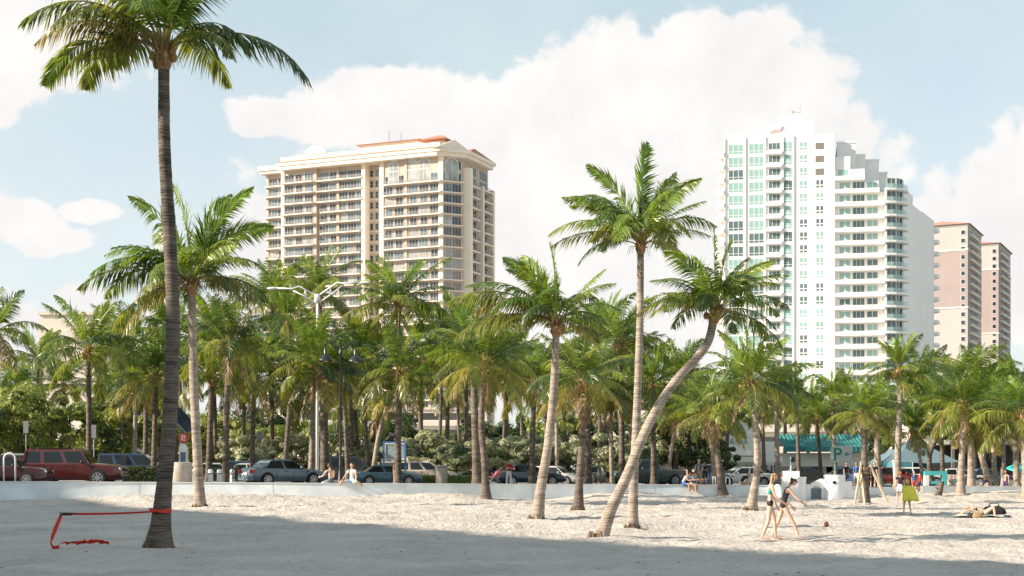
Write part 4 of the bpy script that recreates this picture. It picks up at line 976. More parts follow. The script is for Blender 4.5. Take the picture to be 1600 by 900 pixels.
def restaurant():
    x0,x1=P(1128,134),P(1214,134); D=134; z=zs(45)-.12
    t=thing('restaurant_building','low white beachfront restaurant with a blank cream sign wall and green shop window','building',(0,D,z))
    WT=mat('restaurant_white',(.80,.77,.70),rough=.8,var=.05,scale=.4); TL=mat('teal_canvas',(.03,.17,.17),rough=.7,var=.2,scale=2)
    dk=mat('shop_interior_shade',(.03,.03,.03),rough=.8,var=.5)
    m=MB(); m.box(x0+1,x1,0,14,0,H(690,D)-z); m.build('wall',WT,t)
    m=MB(); m.box(x0,P(1185,D),-.9,-.01,H(712,D)-z,H(683,D)-z); 
    n=12; xa,xb=x0,P(1185,D); zb=H(683,D)-z
    m.side_prism([(xa,zb+.001),(xb,zb+.001),(xb,zb+.7),(xa+(xb-xa)*.7,zb+1.4),(xa+(xb-xa)*.35,zb+1.55),(xa,zb+1.0)],-.9,-.01); m.build('sign_wall',WT,t)
    m=MB(); m.box(x0,x1+.2,-1.6,-.91,H(722,D)-z,H(714,D)-z); m.build('canopy_band',WT,t)
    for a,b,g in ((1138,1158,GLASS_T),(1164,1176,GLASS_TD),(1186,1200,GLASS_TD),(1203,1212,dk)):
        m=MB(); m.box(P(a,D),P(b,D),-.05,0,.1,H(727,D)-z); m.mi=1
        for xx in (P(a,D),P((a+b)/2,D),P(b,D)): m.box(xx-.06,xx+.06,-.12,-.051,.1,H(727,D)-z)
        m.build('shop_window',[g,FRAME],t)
    # faint pale-green raised marks on the sign wall (too worn to read)
    m=MB(); r=random.Random(2)
    for i,px in enumerate((1142,1149,1156,1163)):
        cx=P(px,D); cz=H(690,D)-z; m.lathe([(.24,0),(.24,.06)],10,(0,0,0)) if False else None
        m.box(cx-.16,cx+.16,-.98,-.902,cz-.22,cz+.05); m.box(cx-.06,cx+.06,-.98,-.903,cz+.051,cz+.3)
    m.build('sign_mark',mat('faded_teal_paint',(.30,.48,.44),rough=.7),t)
    # parking hall to the right with its teal awning
    D=137; t=thing('beach_pavilion_building','white open-fronted building with a long ribbed teal awning above its dark doorway','building',(0,D,z))
    xa,xb=P(1216,D),P(1346,D); m=MB()
    m.box(xa,xb,-1.2,12,H(729,D)-z,H(708,D)-z); m.box(xa+.2,xa+1.8,0,12,0,H(729,D)-z-.002); m.box(P(1279,D),P(1291,D),0,12,0,H(729,D)-z-.002); m.box(xb-1.4,xb-.1,0,12,0,H(729,D)-z-.002); m.box(xa+1.81,xb-1.41,11.5,12,0,H(729,D)-z-.002)
    m.build('wall',WT,t)
    m=MB(); m.box(xa+.3,xb-.3,11.2,11.49,.05,2.9); m.build('doorway_shade',dk,t)  # dark sheet before the back wall stands in for the shade inside
    m=MB(); zt,zb=H(679,D)-z,H(707,D)-z; n=44; V=[];F=[]
    for i in range(n+1):
        x=xa+(xb-xa)*i/n; V+=[(x,.6,zt+(.12 if i%2 else 0)),(x,-2.6+(.1 if i%2 else 0),zb+.5),(x,-2.62,zb+.02)]
    for i in range(n): F+=[(i*3,i*3+3,i*3+4,i*3+1),(i*3+1,i*3+4,i*3+5,i*3+2)]
    m.add(V,F); m.build('awning',TL,t)
    # blue peaked tent
    D=118; z=zs(50)-.12; xc=P(1432,D); t=thing('peaked_tent','large pale blue canvas tent with a peaked roof behind the palms at the right','tent',(xc,D,z))
    BL=mat('shaded_blue_canvas',(.11,.17,.20),rough=.8,var=.1,scale=.6,bump=.3,bscale=3); BD=mat('blue_canvas_side',(.06,.20,.25),rough=.8,var=.15)  # roof canvas colour is darkened for the shade of the palms
    m=MB(); hw=P(1482,D)-xc; he=H(722,D)-z; hp=H(687,D)-z; V=[(-hw,-3,he),(hw,-3,he),(hw,6,he),(-hw,6,he)]; ring=[]
    for s,zz in ((1,he),(.72,he+.55),(.45,he+1.15),(.2,he+1.6),(.03,hp)): ring+=[(-hw*s,1.5-4.5*s,zz),(0,1.5-4.5*s,zz-.12*s),(hw*s,1.5-4.5*s,zz),(hw*s,1.5+4.5*s,zz),(-hw*s,1.5+4.5*s,zz)]
    F=[]
    for i in range(4):
        for k in range(5): F.append((i*5+k,i*5+(k+1)%5,(i+1)*5+(k+1)%5,(i+1)*5+k))
    m.add(ring,F); m.build('canvas_roof',BL,t)
    m=MB(); m.add([(-hw,-3,he-.02),(-hw*.45,-3,he-.1),(-hw*.45,-3,0),(-hw,-3,0)],[(0,1,2,3)]); m.add([(-hw,-2.9,he),(-hw,6,he),(-hw,6,0),(-hw,-2.9,0)],[(0,1,2,3)]); m.add([(-hw,6,he),(hw,6,he),(hw,6,0),(-hw,6,0)],[(0,1,2,3)]); m.build('side_curtain',BD,t)
    for x in (-hw+.05,-hw*.44,hw*.1,hw*.5,hw-.05):
        m=MB(); m.tube([(x,-2.95,0),(x,-2.95,he-.03)],.06,6); m.build('pole',FRAME,t)
    # shade structure at the far right
    D=124; t=thing('shade_structure','long dark flat-roofed shelter in the shadow of the grove at the far right','shelter',(0,D,z))
    xa,xb=P(1484,D),P(1660,D); m=MB(); m.box(xa,xb,0,7,H(694,D)-z,H(687,D)-z); m.build('roof',mat('shelter_roof',(.20,.20,.18),rough=.8),t)
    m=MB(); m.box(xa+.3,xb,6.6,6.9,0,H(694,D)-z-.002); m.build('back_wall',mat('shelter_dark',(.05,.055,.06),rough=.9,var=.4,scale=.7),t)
    for i in range(6): x=xa+.4+i*(xb-xa-.8)/5; m=MB(); m.box(x-.12,x+.12,.3,.54,0,H(694,D)-z-.002); m.build('post',mat('shelter_post',(.16,.15,.14),rough=.8),t)
    # pale buildings glimpsed behind the trees
    CRM=mat('pale_cream_render',(.66,.60,.52),rough=.85,var=.05,scale=.3)
    def lowb(lab,px0,px1,D,ytop,floors,dep=14,mt=CRM,bands=True):
        xa,xb=P(px0,D),P(px1,D); z=zs(0)-.13; top=H(ytop,D)-z; t=thing('low_building',lab,'building',((xa+xb)/2,D,z)); w=(xb-xa)/2
        m=MB(); m.box(-w,w,0,dep,-.5,top); m.build('wall',mt,t)
        m=MB(); m.box(-w-.3,w+.3,-.3,.4,top+.001,top+.5); m.build('parapet',mt,t)
        fh=top/floors
        for k in range(floors):
            if bands:
                m=MB(); m.box(-w+.4,w-.4,-.02,0,k*fh+fh*.38,k*fh+fh*.80); m.build('shade_strip',mat('garage_opening_shade',(.05,.05,.05),rough=.8,var=.4,scale=.4),t)  # flat dark strips stand in for the shade inside open floors
            m=MB(); m.box(-w-.15,w+.15,-.45,-.021,k*fh+fh*.02,k*fh+fh*.30) ; m.build('balcony_band',mt,t)
    lowb('plain cream building rising behind the leafy trees at the left',62,150,230,492,7,bands=False)
    lowb('pale building behind the grove left of the ringed palm',150,262,245,560,4)
    lowb('low cream podium of the left tower seen between palm stems',470,760,330,640,4)
    lowb('cream parking deck between the two tall towers, mostly behind palms',930,1140,260,622,4)
    lowb('pale parking deck at the foot of the white tower',1142,1420,230,640,3)
    lowb('pale low building with flat roofs behind the palms at the far right',1440,1640,215,652,3)
restaurant()

# ------------------------------------------------------------------ cars
TYRE=mat('tyre_rubber',(.02,.02,.02),rough=.85,var=.2); RIM=mat('alloy_rim',(.55,.55,.56),rough=.3,metal=.8,var=.1); 
CGL=mat('car_glass',(.012,.016,.018),rough=.05,var=.3,scale=1,spec=.5); CGL2=mat('car_glass_pale',(.10,.15,.16),rough=.05,var=.4,scale=1.5,spec=1.0)
BLK=mat('black_trim',(.015,.015,.017),rough=.5); REDL=mat('red_lens',(.55,.02,.015),rough=.15,var=.2,scale=12,coat=.5); CLRL=mat('clear_lens',(.7,.7,.68),rough=.1,var=.2,coat=.6); PLATE=mat('number_plate',(.75,.75,.72),rough=.5)
def paint(name,c): return mat(name,c,rough=.28,var=.06,scale=2,spec=.6,coat=.8)
# side profile of each kind as fractions: hood/belt line of the lower body, cabin outline
KIND={
 'sedan':dict(L=4.7,W=1.82,H=1.45,belt=.93,top=[(-.5,.62),(-.485,.86),(-.44,.97),(-.33,1.0),(.18,.97),(.30,.93),(.43,.80),(.485,.66),(.5,.48)],cab=[(-.36,-.235,.03,.215)],wb=2.75),
 'hatch':dict(L=4.3,W=1.78,H=1.50,belt=.95,top=[(-.5,.62),(-.49,.92),(-.46,1.0),(.20,.98),(.32,.92),(.44,.78),(.49,.62),(.5,.46)],cab=[(-.475,-.36,.07,.24)],wb=2.6),
 'suv':dict(L=5.3,W=1.98,H=1.88,belt=1.15,top=[(-.5,.60),(-.495,1.05),(-.48,1.18),(.14,1.16),(.22,1.14),(.43,1.05),(.485,.95),(.5,.62)],cab=[(-.488,-.465,.09,.195)],wb=3.0),
 'wagon':dict(L=4.7,W=1.86,H=1.66,belt=1.03,top=[(-.5,.60),(-.49,1.0),(-.46,1.06),(.20,1.04),(.30,.98),(.43,.86),(.49,.70),(.5,.5)],cab=[(-.48,-.41,.05,.245)],wb=2.75),
 'pickup':dict(L=5.6,W=1.98,H=1.86,belt=1.15,top=[(-.5,.62),(-.495,1.1),(-.48,1.14),(-.14,1.14),(.16,1.14),(.24,1.10),(.43,1.02),(.49,.9),(.5,.6)],cab=[(-.14,-.115,.10,.20)],wb=3.5),
 'van':dict(L=5.2,W=2.0,H=2.05,belt=1.2,top=[(-.5,.6),(-.495,1.15),(-.48,1.22),(.2,1.2),(.3,1.15),(.46,.95),(.495,.75),(.5,.5)],cab=[(-.492,-.48,.12,.30)],wb=3.2)}
def car(kind,lab,name,px,D,yaw,pt,group='vehicles on the street behind the wall',scale=1.0,glass=CGL,open_trunk=False,rack=False,dz=0):
    k=KIND[kind]; L,Wd,Ht,belt=k['L'],k['W'],k['H'],k['belt']; x=P(px,D); t=thing(name,lab,'car' if kind not in('pickup','van') else ('pickup truck' if kind=='pickup' else 'van'),(x,D,zs(x)-.126+dz),R(yaw),group); t.scale=(scale,)*3
    hw=Wd/2; top=k['top']; zb=.24
    # lower body: rings along the length, profile shaped hood and boot
    X=[]; 
    for i in range(len(top)-1):
        n=max(2,int((top[i+1][0]-top[i][0])*22))
        for j in range(n):
            f=j/n; X.append((top[i][0]+(top[i+1][0]-top[i][0])*f, top[i][1]+(top[i+1][1]-top[i][1])*f))
    X.append(top[-1]); m=MB(); V=[];F=[]; nr=None
    for fx,zt in X:
        e=abs(fx)*2; w=hw*(1-.10*max(0,(e-.72)/.28)**2.2); zbb=zb+.16*max(0,(e-.86)/.14)
        sh=zbb+(zt-zbb)*.62
        ring=[(0,zbb),(w*.90,zbb),(w*.975,zbb+.10),(w*1.0,zbb+(zt-zbb)*.38),(w*.998,sh),(w*.965,zt-.075),(w*.90,zt-.02),(w*.62,zt+.012),(0,zt+.03)]
        full=[(y,z) for y,z in ring]+[(-y,z) for y,z in ring[-2:0:-1]]
        nr=len(full); V+=[(fx*L,y,z) for y,z in full]
    for i in range(len(X)-1):
        for q in range(nr): F.append((i*nr+q,i*nr+(q+1)%nr,(i+1)*nr+(q+1)%nr,(i+1)*nr+q)[::-1])
    F.append(tuple(range(nr))); F.append(tuple(range((len(X)-1)*nr+nr-1,(len(X)-1)*nr-1,-1)))
    m.add(V,F)
    # cabin shell
    rb,rt,ft,fb=k['cab'][0]; zc=belt-.03; hr=Ht
    def cabv(ins): return [(rb*L,hw*.93-ins,zc),(fb*L,hw*.93-ins,zc),(ft*L,hw*.72-ins,hr-.05),(rt*L,hw*.72-ins,hr-.05)]
    rc=[(rt*L-.02,hw*.70,hr-.055),(rt*L+.12,hw*.66,hr-.005),(ft*L-.15,hw*.66,hr-.005),(ft*L+.02,hw*.70,hr-.055)]
    c=cabv(0); V=[c[0],c[1],c[2],c[3]]+[(a,-b,z) for a,b,z in c]
    m.add(V,[(0,3,2,1),(4,5,6,7),(1,2,6,5),(0,4,7,3),(3,7,6,2)])
    m.add([rc[0],rc[3],rc[2],rc[1]]+[(a,-b,z) for a,b,z in (rc[0],rc[3],rc[2],rc[1])],[(0,3,2,1),(4,5,6,7),(3,7,6,2),(0,4,7,3),(1,2,6,5)])
    b=m.build('body',pt,t); smooth_by_angle(b,32)
    g=.018
    def lp(a,b_,f): return tuple(a[i]+(b_[i]-a[i])*f for i in range(3))
    # glazing, each pane proud of the shell
    for sd in (1,-1):
        B0,B1,T1,T0=[(a,(y+g)*sd,z) for a,y,z in c]; split=[0,.5,1.0] if kind in('sedan','hatch','pickup') else [0,.30,.64,1.0]
        if kind=='pickup': split=[0,.45,1.0]
        for i in range(len(split)-1):
            f0=split[i]+.035; f1=split[i+1]-.03
            q=[lp(B0,B1,f0),lp(B0,B1,f1),lp(T0,T1,f1),lp(T0,T1,f0)]
            q=[lp(q[0],q[3],.10),lp(q[1],q[2],.10),lp(q[1],q[2],.90),lp(q[0],q[3],.90)]
            w=MB(); w.add(q,[(0,1,2,3) if sd<0 else (3,2,1,0)]); w.build('side_window',glass,t)
        # mirror
        mm=MB(); mm.ball((fb*L-.42,sd*(hw*.93+.12),zc+.10),.11,8,6,(.7,1,.8)); mm.build('mirror',pt if kind!='van' else BLK,t,True)
        for f in ((.02,.36) if kind in('pickup',) else (-.02,.26)):
            h=MB(); h.box(f*L-.0-.30,f*L-.12,sd*hw*.985-.018,sd*hw*.985+.03,belt-.17,belt-.13); h.build('door_handle',BLK if pt.name!='x' else BLK,t)
        sm=MB()     # door shut lines and sill
        for fx in ((-.19,.03,.21) if kind!='pickup' else (-.14,.05,.22)): sm.box(fx*L-.008,fx*L+.008,sd*hw*.999-.01,sd*hw*.999+.006,.36,belt-.10)
        sm.build('door_seam',BLK,t)
    fw=[(fb*L+g,hw*.86,zc+.05),(fb*L+g,-hw*.86,zc+.05),(ft*L+g*1.5,-hw*.67,hr-.10),(ft*L+g*1.5,hw*.67,hr-.10)]
    w=MB(); w.add(fw,[(0,1,2,3)]); w.build('windshield',glass,t)
    rw=[(rb*L-g,hw*.84,zc+.07),(rb*L-g,-hw*.84,zc+.07),(rt*L-g*1.5,-hw*.66,hr-.10),(rt*L-g*1.5,hw*.66,hr-.10)]
    w=MB(); w.add(rw,[(3,2,1,0)]); w.build('rear_window',glass,t)
    wr=.33 if kind in('sedan','hatch') else .38
    for fx in (-k['wb']/2-.02*L,k['wb']/2-.02*L+.06):
        for sd in (1,-1):
            ar=MB(); ar.cyl_y((fx,sd*(hw-.09),wr+.02),wr+.075,.20); ar.build('wheel_arch',BLK,t)
            wo=thing_child('wheel',t,(fx,sd*(hw-.05),wr))
            ty=MB(); ty.cyl_y((0,0,0),wr,.24,24); ty.build('tyre',TYRE,wo)
            ri=MB(); ri.cyl_y((0,sd*.118,0),wr*.28,.03,12)
            for s in range(7):
                a=2*math.pi*s/7; ri.T=Matrix.Translation((0,sd*.122,0))@Matrix.Rotation(a,4,'Y'); ri.box(.02,wr*.66,-.012,.012,-.032,.032)
            ri.T=None
            V=[];F=[]
            for s in range(24):
                a=2*math.pi*s/24
                for r_ in (wr*.62,wr*.72): V.append((r_*math.cos(a),sd*.126,r_*math.sin(a)))
            for s in range(24): q=(s+1)%24; F.append((2*s,2*s+1,2*q+1,2*q))
            ri.add(V,F); ri.build('rim',RIM,wo)
    fz=top[-2][1]-.14
    for sd in (1,-1):
        h=MB(); h.bbox(L*.452,L*.492,min(sd*hw*.56,sd*hw*.90),max(sd*hw*.56,sd*hw*.90),fz-.05,fz+.10,.02); h.build('headlight',CLRL,t)
        if kind in('suv','van','pickup','wagon'): h=MB(); h.bbox(-L*.502,-L*.475,min(sd*hw*.80,sd*hw*.955),max(sd*hw*.80,sd*hw*.955),.72,1.10,.015)
        else: h=MB(); h.bbox(-L*.501,-L*.462,min(sd*hw*.55,sd*hw*.935),max(sd*hw*.55,sd*hw*.935),.70,.87,.02)
        h.build('taillight',REDL,t)
    h=MB(); h.box(-L*.512,-L*.49,-.27,.27,.58,.72) ; h.build('number_plate',PLATE,t)
    h=MB(); h.bbox(-L*.512,-L*.47,-hw*.86,hw*.86,.30,.52,.03); h.bbox(L*.47,L*.508,-hw*.84,hw*.84,.28,.46,.03); h.build('bumper',BLK if kind in('suv','pickup') else pt,t)
    gr=MB(); gr.box(L*.488,L*.503,-hw*.48,hw*.48,fz-.10,fz+.05); gr.build('grille',BLK,t)
    if rack:
        r=MB()
        for sd in (1,-1): r.tube([(rt*L+.25,sd*hw*.6,hr+.0),(rt*L+.3,sd*hw*.6,hr+.06),(ft*L-.4,sd*hw*.6,hr+.06),(ft*L-.3,sd*hw*.6,hr)],.02,5)
        r.build('roof_rack',BLK,t)
    return t
def thing_child(name,parent,loc):
    o=bpy.data.objects.new(name,None); COL.objects.link(o); o.parent=parent; o.location=loc; o.empty_display_size=.1; return o
DR=paint('shaded_red_paint',(.075,.010,.008)); DR2=paint('maroon_paint',(.05,.010,.012)); GB=paint('grey_blue_paint',(.14,.19,.24)); TB=paint('teal_blue_paint',(.05,.15,.20)); DB=paint('dark_blue_paint',(.02,.045,.09))  # shade on the utility vehicle's near side is put into its dark red
WHP=paint('white_car_paint',(.72,.72,.70)); SLV=paint('silver_paint',(.42,.43,.43)); BEI=paint('beige_paint',(.40,.34,.29)); BKP=paint('black_paint',(.02,.02,.022)); GRN=paint('dark_green_paint',(.05,.075,.06)); REDP=paint('bright_red_paint',(.28,.02,.015)); ORG=paint('orange_red_paint',(.55,.10,.04)); BLU=paint('mid_blue_paint',(.06,.16,.32)); PALE=paint('pale_green_paint',(.36,.44,.38))
car('suv','maroon car cut by the left edge, nose pointing right','parked_car',12,79.5,2,DR2,scale=.90)
car('suv','large dark red utility vehicle parked side-on at the left, roof rails on top','parked_car',118,83.5,1,DR,rack=True,scale=1.10)
car('van','dark blue van beyond the clipped dark hedge','parked_van',214,100,4,DB)
car('sedan','grey-blue sedan seen from its rear corner behind the wall, both tail lights showing','parked_car',443,86.5,38,GB,scale=1.10)
car('sedan','teal blue sedan right of the smiling woman on the wall, red tail light showing','parked_car',606,91,14,TB,scale=.9)
car('suv','small orange-red vehicle far off between two palm stems','parked_car',466,116,80,ORG,scale=.8)
car('van','black van in the shade behind the seated pair','parked_van',545,108,8,BKP,glass=CGL)
car('wagon','beige wagon facing right behind the blue information board','parked_car',668,104,-4,BEI)
car('sedan','small white car far off right of the beige wagon','parked_car',722,120,-10,WHP)
car('sedan','dark blue sedan with bright red tail light behind the leaning pale palm','parked_car',826,93,18,DB,scale=.98)
car('hatch','silver front of a car facing right between the pale palm and the white sedan','parked_car',868,98,-25,SLV,scale=.9)
car('sedan','white sedan with dark windows beyond the silver one','parked_car',884,112,-8,WHP)
car('wagon','long white car roof seen behind the dark blue sedan','parked_car',822,119,5,WHP)
car('pickup','dark green pickup with cab window, behind the foot of the straight palm','pickup_truck',1006,97,-155,GRN)
car('sedan','bright red car left of the seated couple','parked_car',1040,98,172,REDP,scale=.8)
car('wagon','mid blue car behind the standing grey-shirted man','parked_car',1112,94,70,BLU,scale=.92)
car('sedan','white car behind the bending man in black','parked_car',1156,97,195,WHP,scale=.95)
car('sedan','black car in the street under the dark doorway right of the walking women','parked_car',1262,106,5,BKP)
car('sedan','red car glimpsed right of the staked palm','parked_car',1396,106,8,REDP)
car('hatch','white car behind the palms right of the red car','parked_car',1432,112,5,WHP)
# second row, far kerb
far=[(250,118,DR2,'sedan','maroon car roof seen right of the tall near palm'),(288,112,WHP,'sedan','white car behind the parking meter pedestal'),(322,106,PALE,'sedan','pale green car between the ringed palm and the bicycle rack'),
     (362,112,DB,'wagon','dark blue wagon roof behind the bicycle rack palm'),(398,106,PALE,'sedan','pale green sedan bonnet behind the bicycle'),(60,104,WHP,'van','white van roof behind the two red vehicles'),
     (764,112,DB,'wagon','dark blue wagon behind the close pair of palms'),(920,114,BKP,'sedan','black car behind the dark pair of palms'),(950,112,SLV,'hatch','silver car behind the person in the red cap'),
     (1190,114,DB,'sedan','dark blue car in front of the restaurant window'),(1330,112,BLU,'sedan','blue car between the entry towers and the staked palm'),(1500,114,SLV,'sedan','silver car in the shade behind the pale trunked palm'),(1545,114,DB,'sedan','dark blue car near the far right edge')]
for px,D,p_,kd,lab in far: car(kd,lab,'parked_van' if kd=='van' else 'parked_car',px,D,random.Random(px).choice((3,-4,184)),p_)
# ------------------------------------------------------------------ people
SKIN=mat('fair_skin',(.60,.38,.28),rough=.55,var=.06,scale=6); SKIN_T=mat('tanned_skin',(.42,.24,.16),rough=.55,var=.06,scale=6); SKIN_D=mat('brown_skin',(.22,.12,.075),rough=.55,var=.06,scale=6)
HAIRS={'blonde':mat('blonde_hair',(.42,.25,.11),rough=.6,var=.3,scale=30),'brown':mat('brown_hair',(.08,.04,.022),rough=.55,var=.35,scale=30),'black':mat('black_hair',(.015,.012,.012),rough=.5,var=.3,scale=30),'red':mat('auburn_hair',(.30,.09,.035),rough=.6,var=.3,scale=30),'grey':mat('grey_hair',(.35,.33,.31),rough=.6)}
EYEW=mat('eye_dark',(.03,.02,.015),rough=.2); LIP=mat('lips',(.42,.14,.12),rough=.5)
def cloth(n,c): return mat(n,c,rough=.85,var=.12,scale=14,bump=.3,bscale=40)
_DG=None
def skin_mesh(V,E,Rd,root,sub=1):
    me=bpy.data.meshes.new('tmp'); me.from_pydata(V,E,[]); o=bpy.data.objects.new('tmp',me); COL.objects.link(o)
    md=o.modifiers.new('skin','SKIN'); md.use_smooth_shade=True; md.branch_smoothing=.6
    if not me.skin_vertices:
        raise RuntimeError('no skin layer')
    sv=me.skin_vertices[0].data
    for i,r in enumerate(Rd): sv[i].radius=(r if hasattr(r,'__len__') else (r,r)); sv[i].use_root=(i==root)
    s=o.modifiers.new('sub','SUBSURF'); s.levels=sub; s.render_levels=sub
    bpy.context.view_layer.update(); dg=bpy.context.evaluated_depsgraph_get(); ev=o.evaluated_get(dg); out=bpy.data.meshes.new_from_object(ev)
    bpy.data.objects.remove(o,do_unlink=True); bpy.data.meshes.remove(me); return out
def person(lab,loc,yaw,h=1.7,skin=None,hair='brown',hlen=.1,pony=False,torso=0,bend=0,head=0,thigh=(4,-4),knee=(3,3),arm=(0,0),elbow=(12,12),abd=(7,7),habd=(4,4),spread=None,
           top=None,bottom=None,bikini=False,swimsuit=None,short_sleeve=True,long_pants=False,seat=None,fem=True,base='foot',group=None,cap=None,shoes=None,build=1.0,roll=0,foot_flat=True,torso_yaw=0):
    """figure facing local +x. angles in degrees, forward positive; (left,right) pairs. seat: height of the pelvis when seated"""
    skin=skin or SKIN; s=h/1.70; k=build
    t=thing('person',lab,'person',loc,R(yaw),group)
    def dr(a,b=0): # direction for angle a forward from straight down, abduction b sideways (sign given by caller)
        return Vector((math.sin(R(a)),math.sin(R(b)),-math.cos(R(a))*math.cos(R(b))))
    up=lambda a: Vector((math.sin(R(a)),0,math.cos(R(a))))
    J=[];E=[];Rd=[];B=[]     # B: bone tags per edge
    def jv(p,r): J.append(Vector(p)); Rd.append(tuple(x*s for x in r) if hasattr(r,'__len__') else r*s); return len(J)-1
    def ed(a,b,tagn): E.append((a,b)); B.append(tagn)
    pel=jv((0,0,0),(.118*k,.088*k)); hipw=.085 if fem else .08; shw=(.155 if fem else .185)*k
    u1=up(torso*.5+0); u2=up(torso+bend*.5); u3=up(torso+bend)
    waist=jv(J[pel]+u1*.13*s,((.098 if fem else .115)*k,.075*k)); ed(pel,waist,'torso0')
    chest=jv(J[waist]+u2*.17*s,((.125 if fem else .145)*k,.09*k)); ed(waist,chest,'torso1')
    uc=jv(J[chest]+u3*.13*s,(.105*k,.07*k)); ed(chest,uc,'torso2')
    nk=jv(J[uc]+u3*.075*s,.046); ed(uc,nk,'neck')
    uh=up(torso+bend+head); h0=jv(J[nk]+u3*.045*s+uh*.02*s,.047); ed(nk,h0,'neck')
    h1=jv(J[h0]+uh*.06*s+Vector((uh.z,0,-uh.x))*.018*s,(.066,.074)); ed(h0,h1,'head')
    h2=jv(J[h1]+uh*.075*s-Vector((uh.z,0,-uh.x))*.008*s,(.076,.088)); ed(h1,h2,'head')
    h3=jv(J[h2]+uh*.058*s,(.05,.058)); ed(h2,h3,'head')
    HN=[];FT=[]
    for i,sd in enumerate((1,-1)):
        hp=jv(J[pel]+Vector((0,sd*hipw*s,-.045*s)),.086*k); ed(pel,hp,'hip%d'%i)
        d=dr(thigh[i],sd*habd[i]); mt=jv(J[hp]+d*.20*s,.073*k); ed(hp,mt,'thigh%d'%i)
        kn=jv(J[hp]+d*.415*s,.052*k); ed(mt,kn,'thigh%d'%i)
        d2=dr(thigh[i]-knee[i],sd*habd[i]*.4); cf=jv(J[kn]+d2*.14*s,.052*k); ed(kn,cf,'calf%d'%i)
        an=jv(J[kn]+d2*.40*s,.033); ed(cf,an,'calf%d'%i)
        fa=0 if foot_flat else thigh[i]-knee[i]
        fd=Vector((math.cos(R(fa if foot_flat else fa)),0.12*sd,-math.sin(R(-fa*.8)) if not foot_flat else 0))
        hl=jv(J[an]+Vector((-.012,0,-.035))*s,.032); ed(an,hl,'foot%d'%i)
        bl=jv(J[an]+(fd*.12+Vector((0,0,-.052)))*s,(.036,.020)); ed(hl,bl,'foot%d'%i)
        to=jv(J[an]+(fd*.175+Vector((0,0,-.06)))*s,(.028,.012)); ed(bl,to,'foot%d'%i); FT.append(J[to].z-.012*s); FT.append(J[hl].z-.03*s)
        # arm
        ax=Vector((0,1,0))
        sh=jv(J[uc]+Vector((0,sd*shw*s,-.005*s)),.050*k); ed(uc,sh,'shoulder%d'%i)
        d=dr(arm[i]+(torso+bend)*0,sd*abd[i]); ma=jv(J[sh]+d*.14*s,.042*k); ed(sh,ma,'arm%d'%i)
        el=jv(J[sh]+d*.285*s,.034*k); ed(ma,el,'arm%d'%i)
        d2=dr(arm[i]+elbow[i],sd*abd[i]*.5-(0 if spread is None else spread*sd)); fr_=jv(J[el]+d2*.10*s,.034*k); ed(el,fr_,'fore%d'%i)
        wr=jv(J[el]+d2*.245*s,.022); ed(fr_,wr,'fore%d'%i)
        pm=jv(J[wr]+d2*.055*s,(.034,.018)); ed(wr,pm,'hand%d'%i)
        fw=Vector((0,0,1)).cross(d2); 
        side=d2.cross(Vector((0,1,0))).normalized()   # across the palm, towards the front
        for q,(o_,ln) in enumerate(((.026,.066),(.009,.075),(-.009,.070),(-.025,.056))):
            a=jv(J[pm]+d2*.030*s+side*o_*s*1.05,.0095); ed(pm,a,'hand%d'%i)
            b=jv(J[a]+d2*ln*.5*s+side*o_*.2*s,.0085); ed(a,b,'hand%d'%i)
            c=jv(J[b]+(d2*.8+Vector((0,-sd*.5,0))).normalized()*ln*.5*s,.0075); ed(b,c,'hand%d'%i)
        a=jv(J[pm]-d2*.01*s+side*.042*s,.011); ed(pm,a,'hand%d'%i); b=jv(J[a]+(d2+side*.6).normalized()*.045*s,.009); ed(a,b,'hand%d'%i)
    zl=min(FT); zoff=-zl if seat is None else seat
    if base=='foot' and seat is None: zoff=-zl
    for i in range(len(J)): J[i]=J[i]+Vector((0,0,zoff))
    me=skin_mesh([tuple(p) for p in J],E,Rd,pel,1); me.materials.clear(); me.materials.append(skin); me.name='body'
    body=link_mesh('body',me,t)
    if roll: body.rotation_euler=(0,R(roll),0)
    for p in me.polygons: p.use_smooth=True
    # nearest bone of each face
    A=np.array([J[a] for a,b in E]); Bv=np.array([J[b] for a,b in E]); AB=Bv-A; LL=(AB**2).sum(1)+1e-9
    fc=np.array([p.center for p in me.polygons]); rel=fc[:,None,:]-A[None]; tt=np.clip((rel*AB[None]).sum(2)/LL,0,1); dd=((rel-tt[...,None]*AB[None])**2).sum(2)**.5
    near=dd.argmin(1); tn=tt[np.arange(len(fc)),near]
    fl=np.array([tuple(p.vertices) if len(p.vertices)==4 else tuple(p.vertices)+(p.vertices[-1],) for p in me.polygons])
    vn=[v.normal.copy() for v in me.vertices]; vc=[v.co.copy() for v in me.vertices]
    def shell(name,pred,off,mt,parent=body,flare=0):
        sel=[i for i in range(len(fl)) if pred(B[near[i]],tn[i],fc[i],near[i])]
        if not sel: return None
        vm={};V=[];F=[]
        for i in sel:
            q=[]
            for v in me.polygons[i].vertices:
                if v not in vm: vm[v]=len(V); V.append(tuple(vc[v]+vn[v]*off))
                q.append(vm[v])
            F.append(tuple(q))
        m2=bpy.data.meshes.new(name); m2.from_pydata(V,[],F); m2.materials.append(mt)
        for p in m2.polygons: p.use_smooth=True
        o=link_mesh(name,m2,parent); sm=o.modifiers.new('s','SOLIDIFY'); sm.thickness=off*.9; sm.offset=-1; return o
    fwd=Vector((uh.z,0,-uh.x)); hc=(J[h1]+J[h2])*.5
    # hair
    def hairp(b,tv,c,n):
        if b not in('head',): return False
        v=Vector(c)-J[h2]; return v.dot(uh)>.018*s or v.dot(fwd)<(-.012*s if not cap else -.02*s)
    shell('hair',hairp,.014*s,HAIRS[hair])
